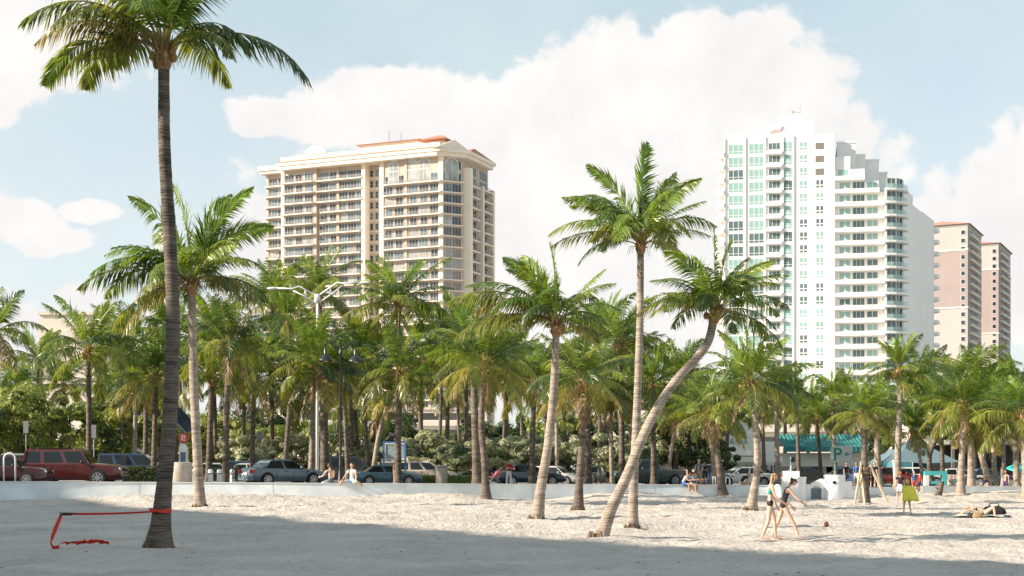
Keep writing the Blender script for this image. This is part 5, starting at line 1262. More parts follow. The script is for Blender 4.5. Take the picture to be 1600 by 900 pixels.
    if hlen>.15 and not pony:
        m=MB(); back=-fwd
        for a in (-1,0,1):
            p0=J[h2]+back*.07*s+Vector((0,a*.045*s,0)); p1=p0+Vector((0,a*.01,-hlen*.5*s))+back*.03*s; p2=p0+Vector((0,a*.012,-hlen*s))+back*.02*s
            m.tube([p0+uh*.02*s,p0,p1,p2],[.03*s,.048*s,.042*s,.012*s],8,squash=.6)
        m.build('long_hair',HAIRS[hair],body,True)
    if pony:
        m=MB(); p0=J[h2]-fwd*.09*s; m.tube([p0,p0-fwd*.05*s+Vector((0,0,-.02*s)),p0-fwd*.08*s+Vector((0,0,-.10*s)),p0-fwd*.07*s+Vector((0,0,-.19*s))],[.022*s,.036*s,.03*s,.008*s],8); m.build('ponytail',HAIRS[hair],body,True)
    if cap:
        shell('cap',lambda b,tv,c,n:b=='head' and (Vector(c)-J[h2]).dot(uh)>.012*s,.022*s,cap)
    # face
    fz=J[h1]*.45+J[h2]*.55
    m=MB(); m.ball(tuple(J[h1]+fwd*.083*s+uh*.018*s),.014*s,7,5,(1.1,.8,1.5)); m.build('nose',skin,body,True)
    for sd in (1,-1):
        m=MB(); m.ball(tuple(fz+fwd*.078*s+Vector((0,sd*.028*s,0))+uh*.006*s),.0085*s,6,5,(.6,1.3,.8)); m.build('eye',EYEW,body)
        m=MB(); m.ball(tuple(fz+Vector((0,sd*.078*s,0))-fwd*.005*s),.018*s,6,5,(.9,.4,1.5)); m.build('ear',skin,body,True)
    m=MB(); m.ball(tuple(J[h1]+fwd*.075*s-uh*.022*s),.014*s,6,5,(.5,1.5,.45)); m.build('mouth',LIP,body)
    # clothes
    if top:
        if bikini:
            shell('bikini_top',lambda b,tv,c,n:(b=='torso2' and tv<.35) or (b=='torso1' and tv>.80),.012*s,top)
            m=MB(); 
            for sd in (1,-1): m.tube([J[chest]+Vector((.085,sd*.05,.04))*s,J[uc]+Vector((.045,sd*.05,.045))*s,J[nk]+Vector((-.035,sd*.02,0))*s],.006*s,5)
            m.build('halter_strap',top,body)
        else:
            sl=.62 if short_sleeve else 2
            shell('shirt',lambda b,tv,c,n:b in('torso0','torso1','torso2') or (b=='neck' and n==3 and tv<.25) or b.startswith('shoulder') or (b.startswith('arm') and (not short_sleeve or (Vector(c)-J[E[n][0]]).length<.12*s and (E[n][0]==[e for e in range(1)] or True) and B[n-1].startswith('shoulder'))) or (not short_sleeve and b.startswith('fore')),.018*s,top)
    if swimsuit:
        shell('swimsuit',lambda b,tv,c,n:b in('torso0','torso1') or (b=='torso2' and tv<.62) or (b.startswith('hip')) ,.012*s,swimsuit)
        m=MB()
        for sd in (1,-1): m.tube([J[chest]+Vector((.07,sd*.075,.06))*s,J[uc]+Vector((.03,sd*.08,.06))*s,J[uc]+Vector((-.07,sd*.07,.02))*s],.009*s,5)
        m.build('strap',swimsuit,body)
    if bottom:
        if bikini or bottom.name.startswith('bikini'):
            shell('bikini_bottom',lambda b,tv,c,n:(b=='torso0' and tv<.18) or b.startswith('hip'),.012*s,bottom)
        else:
            shell('trousers' if long_pants else 'shorts',lambda b,tv,c,n:(b=='torso0' and tv<.55) or b.startswith('hip') or (b.startswith('thigh') and (long_pants or B[n-1].startswith('hip') or tv<.25)) or (long_pants and b.startswith('calf')),.020*s,bottom)
    if shoes: shell('shoe',lambda b,tv,c,n:b.startswith('foot'),.010*s,shoes)
    return t,J,dict(pel=pel,uc=uc,nk=nk,head=h2,chest=chest)
BLKC=cloth('black_fabric',(.015,.015,.018)); WHC=cloth('white_fabric',(.72,.72,.70)); GYC=cloth('grey_fabric',(.12,.15,.19)); RDC=cloth('dark_red_fabric',(.22,.02,.03)); YLC=cloth('yellow_fabric',(.62,.60,.10)); TLC=cloth('teal_fabric',(.02,.38,.28)); BLC=cloth('blue_fabric',(.04,.13,.42)); NVC=cloth('navy_fabric',(.02,.03,.09)); RED=cloth('red_fabric',(.60,.05,.03)); KHC=cloth('khaki_fabric',(.30,.27,.20)); PUR=cloth('purple_fabric',(.09,.05,.16)); BKB=mat('bikini_black',(.015,.013,.013),rough=.7); PKC=cloth('pink_fabric',(.60,.30,.32)); LBC=cloth('light_blue_fabric',(.42,.55,.66)); GNC=cloth('green_fabric',(.10,.2,.12))
def on_sand(px,D): x=P(px,D); return (x,D,sz(x,D))
def on_street(px,D): x=P(px,D); return (x,D,zs(x)+(.0 if D<wall_y(x)+3.4 else -.126))
W1='two young women walking across the sand to the right'
# the two walkers
person('young woman with long blonde hair walking right in a teal bikini top and black bottoms',on_sand(1203,35),-8,1.66,hair='blonde',hlen=.34,torso=5,head=22,thigh=(17,-6),knee=(14,16),arm=(6,22),elbow=(22,30),abd=(7,7),top=cloth('teal_bikini_fabric',(.02,.40,.30)),bikini=True,bottom=BKB,group=W1)
person('young woman with a ponytail striding right in a black one-piece swimsuit, head bowed',on_sand(1224,35.6),-4,1.62,hair='brown',pony=True,torso=14,bend=8,head=34,thigh=(-16,30),knee=(8,6),arm=(-8,40),elbow=(50,10),abd=(8,10),swimsuit=BLKC,group=W1)
# on the wall: pair left of centre
def on_wall(px,off=.15): 
    D=wall_y(P(px,80))+off; x=P(px,D); return (x,D,zs(x)+.135)
person('bare-backed man sitting on the wall with his back turned, dark shorts',on_wall(517),122,2.15,hair='brown',torso=6,bend=7,head=12,thigh=(84,95),knee=(110,95),arm=(40,30),elbow=(40,50),abd=(14,10),habd=(22,18),seat=.115,bottom=GYC,fem=False)
person('smiling red-haired woman in a white top sitting cross-legged on the wall facing the beach',on_wall(550),-104,2.10,hair='red',hlen=.22,torso=-2,bend=4,head=2,thigh=(90,90),knee=(156,152),arm=(18,26),elbow=(20,20),abd=(16,26),habd=(44,44),seat=.135,top=WHC,bottom=LBC)
person('woman in pink standing behind the teal sedan, half hidden by a palm',on_street(619,86),-60,1.6,hair='red',hlen=.25,top=PKC,bottom=KHC)
person('woman in a dark red cardigan and white trousers standing left of the dark blue sedan',on_street(795,86.5),-70,1.68,hair='brown',hlen=.12,top=RDC,short_sleeve=False,bottom=WHC,long_pants=True,arm=(30,36),elbow=(60,60),head=18,skin=SKIN_T)
person('person in a red cap and grey shirt walking right behind the dark palms',on_street(936,88),20,1.7,hair='black',top=GNC,bottom=KHC,thigh=(18,-14),knee=(4,18),cap=cloth('red_cap_fabric',(.50,.05,.03)),fem=False,skin=SKIN_D)
person('person in a yellow shirt and black shorts beside the one in the red cap',on_street(950,88.5),160,1.62,hair='black',top=YLC,bottom=BLKC,fem=False,skin=SKIN_T,arm=(10,20))
person('white-shirted person sitting on the wall bent over, left of a seated couple',on_wall(1068,.02),-35,1.74,hair='brown',torso=26,bend=22,head=20,thigh=(76,82),knee=(86,80),arm=(44,40),elbow=(55,55),seat=.105,top=WHC,bottom=BLC,fem=False,skin=SKIN_T)
person('pale blue-shirted person sitting on the wall looking down, right of a seated couple',on_wall(1079,.0),-40,1.7,hair='black',torso=20,bend=20,head=24,thigh=(78,72),knee=(84,60),arm=(38,42),elbow=(60,50),seat=.105,top=LBC,bottom=KHC,fem=False,skin=SKIN_T)
person('bald man in a dark grey shirt standing behind the seated couple',on_street(1092,85.8),-100,1.78,hair='grey',top=GYC,bottom=KHC,fem=False,head=6,arm=(20,20),elbow=(60,40))
person('woman in black with dark hair standing right of the bald man',on_street(1101,86.4),-120,1.64,hair='black',hlen=.2,top=BLKC,bottom=BLKC,skin=SKIN_T,arm=(28,10),elbow=(70,20))
person('blond man in a black shirt sitting on the wall bending right with elbows on knees',on_wall(1158,.25),20,1.78,hair='blonde',torso=34,bend=18,head=6,thigh=(78,78),knee=(100,95),arm=(22,26),elbow=(48,44),seat=.12,top=BLKC,bottom=KHC,fem=False)
person('person in navy seated at the wall left of the walking women',on_wall(1190,.3),170,1.7,hair='black',torso=22,bend=12,head=8,thigh=(80,80),knee=(95,95),arm=(30,30),elbow=(50,50),seat=.12,top=NVC,bottom=GYC,fem=False)
# right side groups
R1='people gathered around the wall entry'
for px,D,yw,lab,kw in [
 (1322,92,-60,'dark-haired person in black standing right of the entry tower',dict(top=BLKC,bottom=GYC,hair='black')),
 (1338,94,-100,'person in a blue shirt standing left of the staked palm',dict(top=BLC,bottom=WHC,hair='brown',skin=SKIN_T)),
 (1346,90,200,'person in a white cap and dark clothes sitting upright by the staked palm',dict(top=BLKC,bottom=BLKC,hair='grey',cap=cloth('white_cap_fabric',(.7,.7,.68)))),
 (1366,90,-90,'tall person dressed in black standing right of the staked palm',dict(top=BLKC,bottom=BLKC,long_pants=True,hair='brown',fem=False)),
 (1358,91.5,-70,'person with an orange shirt half hidden behind the staked palm',dict(top=cloth('orange_fabric',(.5,.2,.08)),bottom=NVC,hair='brown'))]:
    person(lab,on_street(px,D),yw,1.7,group=R1,**kw)
person('woman with auburn hair in a black top and white shorts walking away on the sand',(P(1406,76),76,sz(P(1406,76),76)),75,1.74,hair='red',hlen=.16,torso=3,thigh=(14,-10),knee=(4,16),arm=(-14,16),elbow=(12,16),abd=(12,12),top=BLKC,bottom=WHC,skin=SKIN)
tw,TJ,TI=person('girl walking away wrapped in a bright yellow towel with bare legs',(P(1417,56),56,sz(P(1417,56),56)),100,1.40,hair='blonde',hlen=.2,head=-4,thigh=(8,-8),knee=(3,8),arm=(12,12),elbow=(70,60),abd=(18,18),top=YLC,bottom=YLC)
def towel():
    t=thing('beach_towel','bright yellow beach towel wrapped round the girl and hanging at her right side','towel',(P(1419,56),55.9,sz(P(1417,56),56)+.10))
    m=MB(); V=[];F=[]; n=22; rows=7
    for j in range(rows):
        f=j/(rows-1)
        for i in range(n+1):
            a=2*math.pi*i/n; r=.17+.045*math.sin(a*5+f*2)*f+.03*f; V.append((r*math.cos(a)*(1.25+.35*f*(math.cos(a)>0)) ,.14*r/.2*math.sin(a)-.04,1.0-.55*f+.02*math.sin(a*3)))
    for j in range(rows-1):
        for i in range(n): q=j*(n+1)+i; F.append((q,q+1,q+n+2,q+n+1))
    m.add(V,F); o=m.build('towel_cloth',cloth('bright_yellow_terry',(.70,.66,.08)),t,True); so=o.modifiers.new('s','SOLIDIFY'); so.thickness=.015
towel()
K='small children by the teal frame'
person('small child in a blue shirt standing right of the auburn-haired woman',(P(1428,84),84,sz(P(1428,84),84)),-80,1.25,hair='blonde',top=BLC,bottom=RED,build=.95)
person('small child in a red shirt beside the child in blue',(P(1437,84),84,sz(P(1437,84),84)),-100,1.18,hair='brown',top=RED,bottom=NVC,build=.95)
person('bare-shouldered woman sitting on the wall right of the teal frame',(P(1490,86.5),86.5,zs(34)+.0),-90,1.66,hair='red',hlen=.2,torso=8,head=8,thigh=(80,80),knee=(85,85),arm=(30,30),elbow=(40,40),seat=.12,bottom=LBC,top=cloth('pale_teal_fabric',(.30,.55,.55)))
person('second person sitting close on the wall right of the teal frame, arms on knees',(P(1482,87),87,zs(34)+.0),-60,1.66,hair='brown',torso=18,head=8,thigh=(80,80),knee=(85,85),arm=(40,30),elbow=(40,40),seat=.12,bottom=BLC,top=PKC)
person('person in black reclining on the wall, legs stretched down to the sand',(P(1553,88.5),88.5,zs(36)-.05),-25,1.72,hair='black',torso=-38,bend=10,head=14,thigh=(62,58),knee=(20,14),arm=(-30,-26),elbow=(20,10),seat=.10,top=BLKC,bottom=BLKC,long_pants=True,fem=False)
person('person in a dark shirt sitting hunched left of the reclining person at the far right',(P(1541,88),88,zs(36)-.05),-140,1.7,hair='grey',torso=22,head=8,thigh=(80,80),knee=(85,85),arm=(30,30),elbow=(40,40),seat=.12,bottom=PKC,top=NVC,fem=False)
person('bare-chested boy in purple shorts standing with raised arm at the far right',(P(1571,90),90,sz(P(1571,89),89)),-120,1.55,hair='black',bottom=PUR,fem=False,arm=(12,120),elbow=(20,60),skin=SKIN)
person('person in light clothes sitting under the teal umbrella',(P(1590,94),94,zs(36)-.1),-90,1.6,hair='brown',torso=10,thigh=(80,80),knee=(85,85),seat=.3,arm=(30,30),elbow=(40,40),top=LBC,bottom=WHC)
# sunbather
def sunbather():
    D=54; x=P(1538,D); z=sz(x,D)
    t,J,I=person('sunbather lying on the sand on a pale towel with knees drawn up',(x,D,z+.10),-20,1.68,hair='blonde',torso=-86,bend=0,head=6,thigh=(128,124),knee=(118,116),arm=(-70,-74),elbow=(10,10),abd=(14,14),seat=.10,bottom=BKB,top=BKB,bikini=True)
    t=thing('beach_towel','pale mint beach towel spread under the sunbather','towel',(x+.0,D+.05,z),R(-20)); m=MB(); V=[];F=[]; n=16
    for j in range(5):
        for i in range(n+1): xx=-1.15+1.9*i/n; yy=-.42+.84*j/4; V.append((xx,yy,.065+.02*math.sin(xx*7)+.015*math.sin(yy*11+xx*3)))
    for j in range(4):
        for i in range(n): q=j*(n+1)+i; F.append((q,q+1,q+n+2,q+n+1))
    m.add(V,F); o=m.build('towel_cloth',cloth('mint_terry',(.50,.60,.52)),t,True); so=o.modifiers.new('s','SOLIDIFY'); so.thickness=.015
    def bag(px,lab,sx,sy,sz_,mt,D=D):
        x=P(px,D); b=thing('beach_bag',lab,'bag',(x,D,sz(x,D)),R(-12)); m=MB(); V=[];F=[]; n=16; prof=[(.9,0),(1.05,.25),(1.0,.6),(.8,.9),(.45,1.0)]
        for r,h in prof:
            for i in range(n): a=2*math.pi*i/n; q=1+.08*math.sin(a*3+h*4)+.05*math.sin(a*7); c,s_=math.cos(a),math.sin(a); V.append((sx*r*q*math.copysign(abs(c)**.6,c),sy*r*q*math.copysign(abs(s_)**.6,s_),sz_*h*(1+.06*math.sin(a*2))))
        for j in range(len(prof)-1):
            for i in range(n): F.append((j*n+i,j*n+(i+1)%n,(j+1)*n+(i+1)%n,(j+1)*n+i))
        F.append(tuple(range((len(prof)-1)*n,len(prof)*n))); m.add(V,F); m.build('bag_body',mt,b,True)
        m=MB()
        for yy in (-sy*.5,sy*.5): m.tube([(-sx*.5,yy,sz_*.85),(-sx*.35,yy,sz_*1.3),(sx*.35,yy,sz_*1.32),(sx*.5,yy,sz_*.85)],.014,6)
        m.build('handle',mt,b)
    bag(1553,'bulky black bag on the sand behind the sunbather',.42,.2,.36,cloth('black_nylon',(.012,.012,.014)),56)
    bag(1527,'tan and black bag at the head of the sunbather',.17,.13,.2,cloth('tan_bag',(.30,.2,.1)),53.2)
    bag(1518,'small dark shoulder bag left of the tan bag on the sand',.16,.12,.18,cloth('dark_bag',(.03,.03,.03)),53.5)
    x=P(1570,D); f=thing('flip_flops','pair of dark blue sandals on the sand right of the black bag','sandals',(x,D,sz(x,D)+.02))
    for q in (0,1):
        m=MB(); m.T=Matrix.Translation((q*.16,q*.1,0))@Matrix.Rotation(R(20+q*30),4,'Z'); m.prism([(-.13,-.035),(.0,-.04),(.12,-.035),(.14,0),(.12,.04),(0,.04),(-.13,.03)],0,.03); m.tube([(.08,0,.03),(.03,-.035,.05),(-.03,-.04,.03)],.008,5); m.tube([(.08,0,.03),(.03,.035,.05),(-.03,.04,.03)],.008,5); m.build('sandal',cloth('sandal_blue',(.05,.07,.16)),f)
sunbather()
def beach_ball():
    D=42.5; x=P(1291,D); t=thing('coconut_husk','small dark coconut lying alone on the lit sand right of the walking women','coconut',(x,D,sz(x,D)+.08)); m=MB(); V=None
    m.col=(.12,.06,.035); m.ball((0,0,.0),.075,12,9,(1,.9,1.15)); m.build('husk',FIBRE,t,True); m=MB(); m.col=(.2,.12,.07); m.tube([(0,0,.08),(.02,.01,.11)],[.02,.008],5); m.build('stem_cap',FIBRE,t)
beach_ball()
# ------------------------------------------------------------------ street furniture and beach props
WHM=mat('white_metal',(.72,.72,.71),rough=.4,var=.05); GALV=mat('galvanised',(.26,.27,.28),rough=.55,metal=.4,var=.15); BKM=mat('black_metal',(.018,.02,.022),rough=.35,var=.2,spec=.6); CONCR=mat('cast_concrete',(.46,.41,.35),rough=.9,var=.12,scale=4,bump=.25)
def street_lamp():
    D=83.2; x=P(532,D); z=zs(x)-.13; t=thing('street_lamp','black street lamp with two bell-shaped hanging lamps behind the seated pair','street lamp',(x,D,z),R(0)); h=H(532,D)-z
    m=MB(); m.lathe([(.22,0),(.22,.25),(.14,.45),(.12,.9),(.085,1.0),(.075,h-.9),(.10,h-.88),(.10,h-.7),(.055,h-.6),(.05,h-.05),(.09,h),(.03,h+.18),(.001,h+.25)],14); m.build('pole',BKM,t,True)
    for sd,dz in ((-1,0),(1,-.05)):
        m=MB(); a=.88; m.tube([(0,0,h-.55),(sd*.25,0,h-.35),(sd*.55,0,h-.12),(sd*.78,0,h-.05+dz),(sd*a,0,h-.1+dz),(sd*a,0,h-.35+dz)],.035,7); m.tube([(0,0,h-.75),(sd*.35,0,h-.52),(sd*.7,0,h-.2)],.02,5); m.build('arm',BKM,t,True)
        m=MB(); m.lathe([(.001,-.34),(.05,-.35),(.075,-.55),(.10,-.60),(.09,-.78),(.16,-.86),(.33,-1.0),(.43,-1.14),(.45,-1.22),(.42,-1.22),(.001,-1.1)],18,(sd*a,0,h+dz)); sh=m.build('lamp_shade',BKM,t,True)
        m=MB(); m.ball((sd*a,0,h-1.16+dz),.17,10,7,(1,1,.6)); m.build('bulb_cover',mat('frosted_lens',(.55,.55,.5),rough=.3),sh)
street_lamp()
def highway_light():
    D=104; x=P(496,D); z=zs(x)-.13; t=thing('highway_light','tall white double-armed highway light rising above the palms before the left tower','street light',(x,D,z)); h=H(463,D)-z
    m=MB(); m.tube([(0,0,0),(0,0,h)],[.13,.09],12); m.tube([(0,0,h-.5),(0,0,h+.15)],[.2,.2],12); m.build('pole',WHM,t,True)
    for sd,xt,zt,dpt in ((-1,P(432,D)-x,H(452,D)-z,-.3),(1,P(566,D)-x,H(444,D)-z,-.6)):
        m=MB(); m.tube([(0,0,h),(xt*.45,dpt*.4,h+(zt-h)*.7+.35),(xt*.62,dpt*.6,zt),(xt,dpt,zt+.05)],.065,7); m.tube([(0,0,h-.55),(xt*.35,dpt*.3,h-.15+(zt-h)*.4),(xt*.58,dpt*.55,zt-.12)],.05,7); m.tube([(xt*.28,dpt*.3,h-.05),(xt*.30,dpt*.3,h+.52)],.04,5); m.build('arm',WHM,t,True)
        m=MB(); m.T=Matrix.Translation((xt*1.08,dpt,zt+.02)); m.ball((0,0,0),.42,10,7,(1,.42,.26)); m.build('lamp_head',WHM,t,True)
highway_light()
def signpost(px,D,y0,lab,w,hh,col,letter=None,px1=None):
    x=P(px,D); z=zs(x)-.13; t=thing('signpost',lab,'sign',(x,D,z)); top=H(y0,D)-z
    m=MB(); m.tube([(0,0,0),(0,0,top+.02)],.035,6); m.build('post',GALV,t); m=MB(); m.bbox(-w/2,w/2,-.06,-.036,top-hh,top,.004); m.build('sign_plate',col,t)
    return t,x,z,top
signpost(41,90,658,'pale street sign on a post behind the two red vehicles',.32,.75,GALV)
signpost(147,92,664,'pale street sign on a post right of the dark palm at the left',.30,.85,GALV)
signpost(406,98,674,'grey street sign on a post right of the bicycle',.42,.55,GALV)
def meter():
    D=79.5; x=P(283,D); z=zs(x); t=thing('concrete_planter','round pale concrete drum on the promenade beside the tall near palm','drum',(x,D,z-.003)); m=MB(); m.lathe([(.56,0),(.60,.05),(.60,H(722,D)-z-.12),(.57,H(722,D)-z-.02),(.50,H(722,D)-z)],28); m.build('drum',CONCR,t,True); smooth_by_angle(t.children[0],40)
    D=82.8; x=P(286,D); z=zs(x); t=thing('parking_meter','white parking pay station with a red round sign and tilted dark solar panel','parking meter',(x,D,z))
    hb=H(693,D)-z
    m=MB(); m.side_prism([(-.30,0),(.30,0),(.27,hb*.9),(.12,hb),(-.12,hb)],-.2,.2); m.build('cabinet',WHM,t)
    m=MB(); m.box(-.10,.20,-.225,-.201,hb*.45,hb*.78); m.build('screen',mat('meter_screen',(.10,.14,.2),rough=.2),t)
    m=MB(); m.box(-.06,.16,-.228,-.202,hb*.18,hb*.36); m.build('ticket_slot',mat('pale_blue_panel',(.35,.45,.55)),t)
    m=MB(); m.tube([(-.18,.1,hb*.9),(-.18,.1,H(655,D)-z)],.045,7); m.build('mast',GALV,t)
    m=MB(); m.T=Matrix.Translation((-.05,.05,H(657,D)-z))@Matrix.Rotation(R(46),4,'Y')@Matrix.Rotation(R(32),4,'X'); m.bbox(-.80,.80,-.55,.55,0,.06,.01); pn=m.build('solar_panel',mat('solar_cells',(.02,.035,.06),rough=.15,var=.3,scale=6),t)
    m=MB(); m.T=Matrix.Translation((-.05,.05,H(657,D)-z))@Matrix.Rotation(R(46),4,'Y')@Matrix.Rotation(R(32),4,'X')
    for yy in (-.575,.552): m.box(-.82,.82,yy,yy+.022,-.02,.07)
    m.box(-.822,-.802,-.55,.55,-.02,.07); m.box(.802,.822,-.55,.55,-.02,.07); m.build('panel_frame',GALV,pn)
    m=MB(); c=(.08,-.16,H(684,D)-z); m.cyl_y(c,.30,.04,24); m.build('round_sign',mat('sign_red',(.60,.06,.04),rough=.5),t)
    m=MB(); m.mi=0; m.box(c[0]-.14,c[0]+.14,c[1]-.03,c[1]-.021,c[2]-.16,c[2]-.11);m.box(c[0]-.14,c[0]-.08,c[1]-.03,c[1]-.021,c[2]-.109,c[2]+.16);m.box(c[0]+.02,c[0]+.10,c[1]-.03,c[1]-.021,c[2]-.02,c[2]+.16); m.box(c[0]-.079,c[0]+.019,c[1]-.03,c[1]-.021,c[2]+.1,c[2]+.16);m.box(c[0]-.079,c[0]+.019,c[1]-.03,c[1]-.021,c[2]-.02,c[2]+.03); m.build('sign_mark',WHM,t)
meter()
def bollards():
    for px,D,lab in ((329,80.4,'white rounded post left of the pair at the bicycle rack'),(343,80.7,'white rounded post beside the bright yellow-green palm'),(301,81.5,'white post just left of the ringed palm'),(363,81.3,'white rounded post right of the bright yellow-green palm')):
        x=P(px,D); z=zs(x); t=thing('bollard',lab,'bollard',(x,D,z),0,'white posts on the promenade at the left'); m=MB(); m.lathe([(.17,0),(.17,.06),(.145,.1),(.145,H(733,D)-z-.1),(.12,H(733,D)-z-.03),(.05,H(733,D)-z)],14); m.build('post',WHM,t,True); m=MB(); m.lathe([(.152,.55),(.152,.62)],14); m.build('ring_band',GALV,t)
    D=79.2; 
    for px in (1144.0,):
        pass
    # inverted U racks
    def urack(px0,px1,ytop,D,lab,r=.05):
        xa,xb=P(px0,D),P(px1,D); x=(xa+xb)/2; w=(xb-xa)/2; z=zs(x); t=thing('bicycle_rack',lab,'bike rack',(x,D,z)); h=H(ytop,D)-z; m=MB()
        pts=[(-w,0,0)]+[(-w*math.cos(math.pi*i/8),0,h-w+w*math.sin(math.pi*i/8)) for i in range(9)]+[(w,0,0)]; m.tube(pts,r,8); m.build('hoop',WHM,t,True)
        m=MB(); 
        for s in (-w,w): m.lathe([(.09,0),(.09,.02),(.06,.03)],10,(s,0,0))
        m.build('foot_plate',GALV,t)
    urack(6,24,708,75.2,'white hoop rack on the promenade in front of the maroon car',.045)
    urack(1114,1118,745,84.5,'low white hoop rack right of the woman in black',.03); urack(1134,1140,746,84.8,'low white hoop rack left of the bending man',.03)
bollards()
def bicycle():
    D=81; x=P(367,D); z=zs(x); t=thing('bicycle','black bicycle leaning by the rack behind the grey-blue sedan tail','bicycle',(x,D,z),R(62))
    for cx in (-.52,.52):
        w=thing_child('wheel',t,(cx,0,.34)); m=MB(); n=24; m.tube([(.33*math.cos(2*math.pi*i/n),0,.33*math.sin(2*math.pi*i/n)) for i in range(n+1)],.018,6); m.build('tyre',TYRE,w); m=MB()
        for i in range(12): a=2*math.pi*i/12; m.tube([(0,0,0),(.32*math.cos(a),0,.32*math.sin(a))],.003,3)
        m.build('spokes',GALV,w)
    m=MB()
    for a,b in (((-.52,0,.34),(-.1,0,.32)),((-.52,0,.34),(-.2,0,.82)),((-.1,0,.32),(-.22,0,.9)),((-.1,0,.32),(.36,0,.78)),((-.2,0,.84),(.34,0,.86)),((.52,0,.34),(.33,0,.98))): m.tube([a,b],.017,6)
    m.build('frame',BKM,t); m=MB(); m.ball((-.23,0,.95),.11,8,6,(1.2,.6,.4)); m.build('saddle',BLK,t,True); m=MB(); m.tube([(.28,-.26,1.05),(.35,-.1,1.02),(.35,.1,1.02),(.28,.26,1.05)],.014,6); m.build('handlebar',BKM,t)
bicycle()
def info_board():
    D=98; xa,xb=P(601,D),P(632,D); x=(xa+xb)/2; z=zs(x)-.13; w=(xb-xa)/2; t=thing('information_board','blue framed information board with a map behind the teal sedan','sign',(x,D,z)); zt,zb=H(692,D)-z,H(719,D)-z
    m=MB(); m.box(-w,w,-.03,.03,zb,zt); m.build('map_panel',mat('map_print',(.16,.28,.36),rough=.5,scale=5,col2=(.42,.46,.38)),t)
    m=MB(); m.box(-w-.12,-w+.0,-.08,.06,0,zt+.1); m.box(w,w+.12,-.08,.06,0,zt+.1); m.box(-w,w,-.08,.06,zt,zt+.1); m.build('post',mat('blue_post',(.06,.16,.42),rough=.4),t)
    m=MB(); m.box(-w+.001,w-.001,-.07,-.031,zb,zb+.10); m.box(-w+.001,w-.001,-.07,-.031,zt-.1,zt-.001); m.box(-w+.001,-w+.08,-.07,-.031,zb+.101,zt-.101); m.build('frame',WHM,t)
info_board()
def bin_(px,D,ytop,r,lab):
    x=P(px,D); z=zs(x)-.13; h=H(ytop,D)-z; t=thing('litter_bin',lab,'bin',(x,D,z)); m=MB(); m.lathe([(r*.9,0),(r,.08),(r,h*.82),(r*.95,h*.9)],18); m.build('drum',CONCR,t,True); m=MB(); m.lathe([(r*1.03,h*.9),(r*1.03,h*.95),(r*.7,h)],18); m.build('lid',GALV,t)
bin_(690,88,727,.36,'round concrete litter bin on the pavement left of the low hedge')
def pole_sign():
    D=100; x=P(1312,D); z=zs(x)-.13; t=thing('parking_sign','tall white and teal parking sign with a teal letter P and a small arrow','sign',(x,D,z))
    zt,zb=H(697,D)-z,H(722,D)-z
    m=MB(); m.bbox(-.62,.85,-.05,.05,zb,zt,.01); m.build('sign_plate',mat('sign_white',(.70,.72,.70),rough=.5),t)
    TLP=mat('teal_paint',(.03,.33,.27),rough=.5)
    m=MB()
    for s in (-.45,-.2): m.box(s-.03,s+.03,-.04,.04,0,zb-.001)
    for k in range(6): m.box(-.42-.0,-.23,-.03,.03,.4+k*.42,.46+k*.42)
    m.build('post',TLP,t)
    fc=bpy.data.curves.new('letter','FONT'); fc.body='P'; fc.size=1.25; fc.extrude=.01; fc.offset=.02
    o=bpy.data.objects.new('letter',fc); COL.objects.link(o); o.parent=t; o.location=(-.50,-.062,zb+.14); o.rotation_euler=(R(90),0,0)
    bpy.context.view_layer.update(); me=bpy.data.meshes.new_from_object(o.evaluated_get(bpy.context.evaluated_depsgraph_get())); bpy.data.objects.remove(o,do_unlink=True)
    me.materials.clear(); me.materials.append(TLP); link_mesh('letter',me,t,(-.50,-.062,zb+.14),(R(90),0,0))
    m=MB(); m.add([(.30,-.06,zb+.55),(.52,-.06,zb+.72),(.52,-.06,zb+.38)],[(0,1,2)]); m.box(.521,.72,-.062,-.052,zb+.50,zb+.60); m.build('arrow',TLP,t)
pole_sign()
def post_signals():
    D=99; x=P(1236,D); z=zs(x)-.13; t=thing('pedestrian_signal','white post with a small dark pedestrian signal behind the walking women','signal',(x,D,z)); m=MB(); m.tube([(0,0,0),(0,0,H(714,D)-z)],.07,8); m.build('post',WHM,t,True); m=MB(); m.bbox(-.02,.24,-.14,.14,H(722,D)-z,H(714,D)-z,.02); m.build('signal_head',BKM,t)
    t,x,z,top=signpost(1373,96,721,'white post with a red and white round sign right of the staked palm',.34,.34,WHM); m=MB(); m.cyl_y((0,-.075,top-.17),.13,.02,18); m.build('red_disc',mat('sign_red',(.60,.06,.04)),t)
    D=95; x=P(1397,D); z=zs(x); t=thing('wooden_post','slim pale post standing right of the red and white sign','post',(x,D,z)); m=MB(); m.tube([(.06,0,0),(-.02,0,H(721,D)-z)],[.09,.07],8); m.build('shaft',WHM,t,True); m=MB(); m.lathe([(.1,0),(.1,.05),(.05,.09)],8,(-.02,0,H(721,D)-z)); m.build('cap',WHM,t)
post_signals()
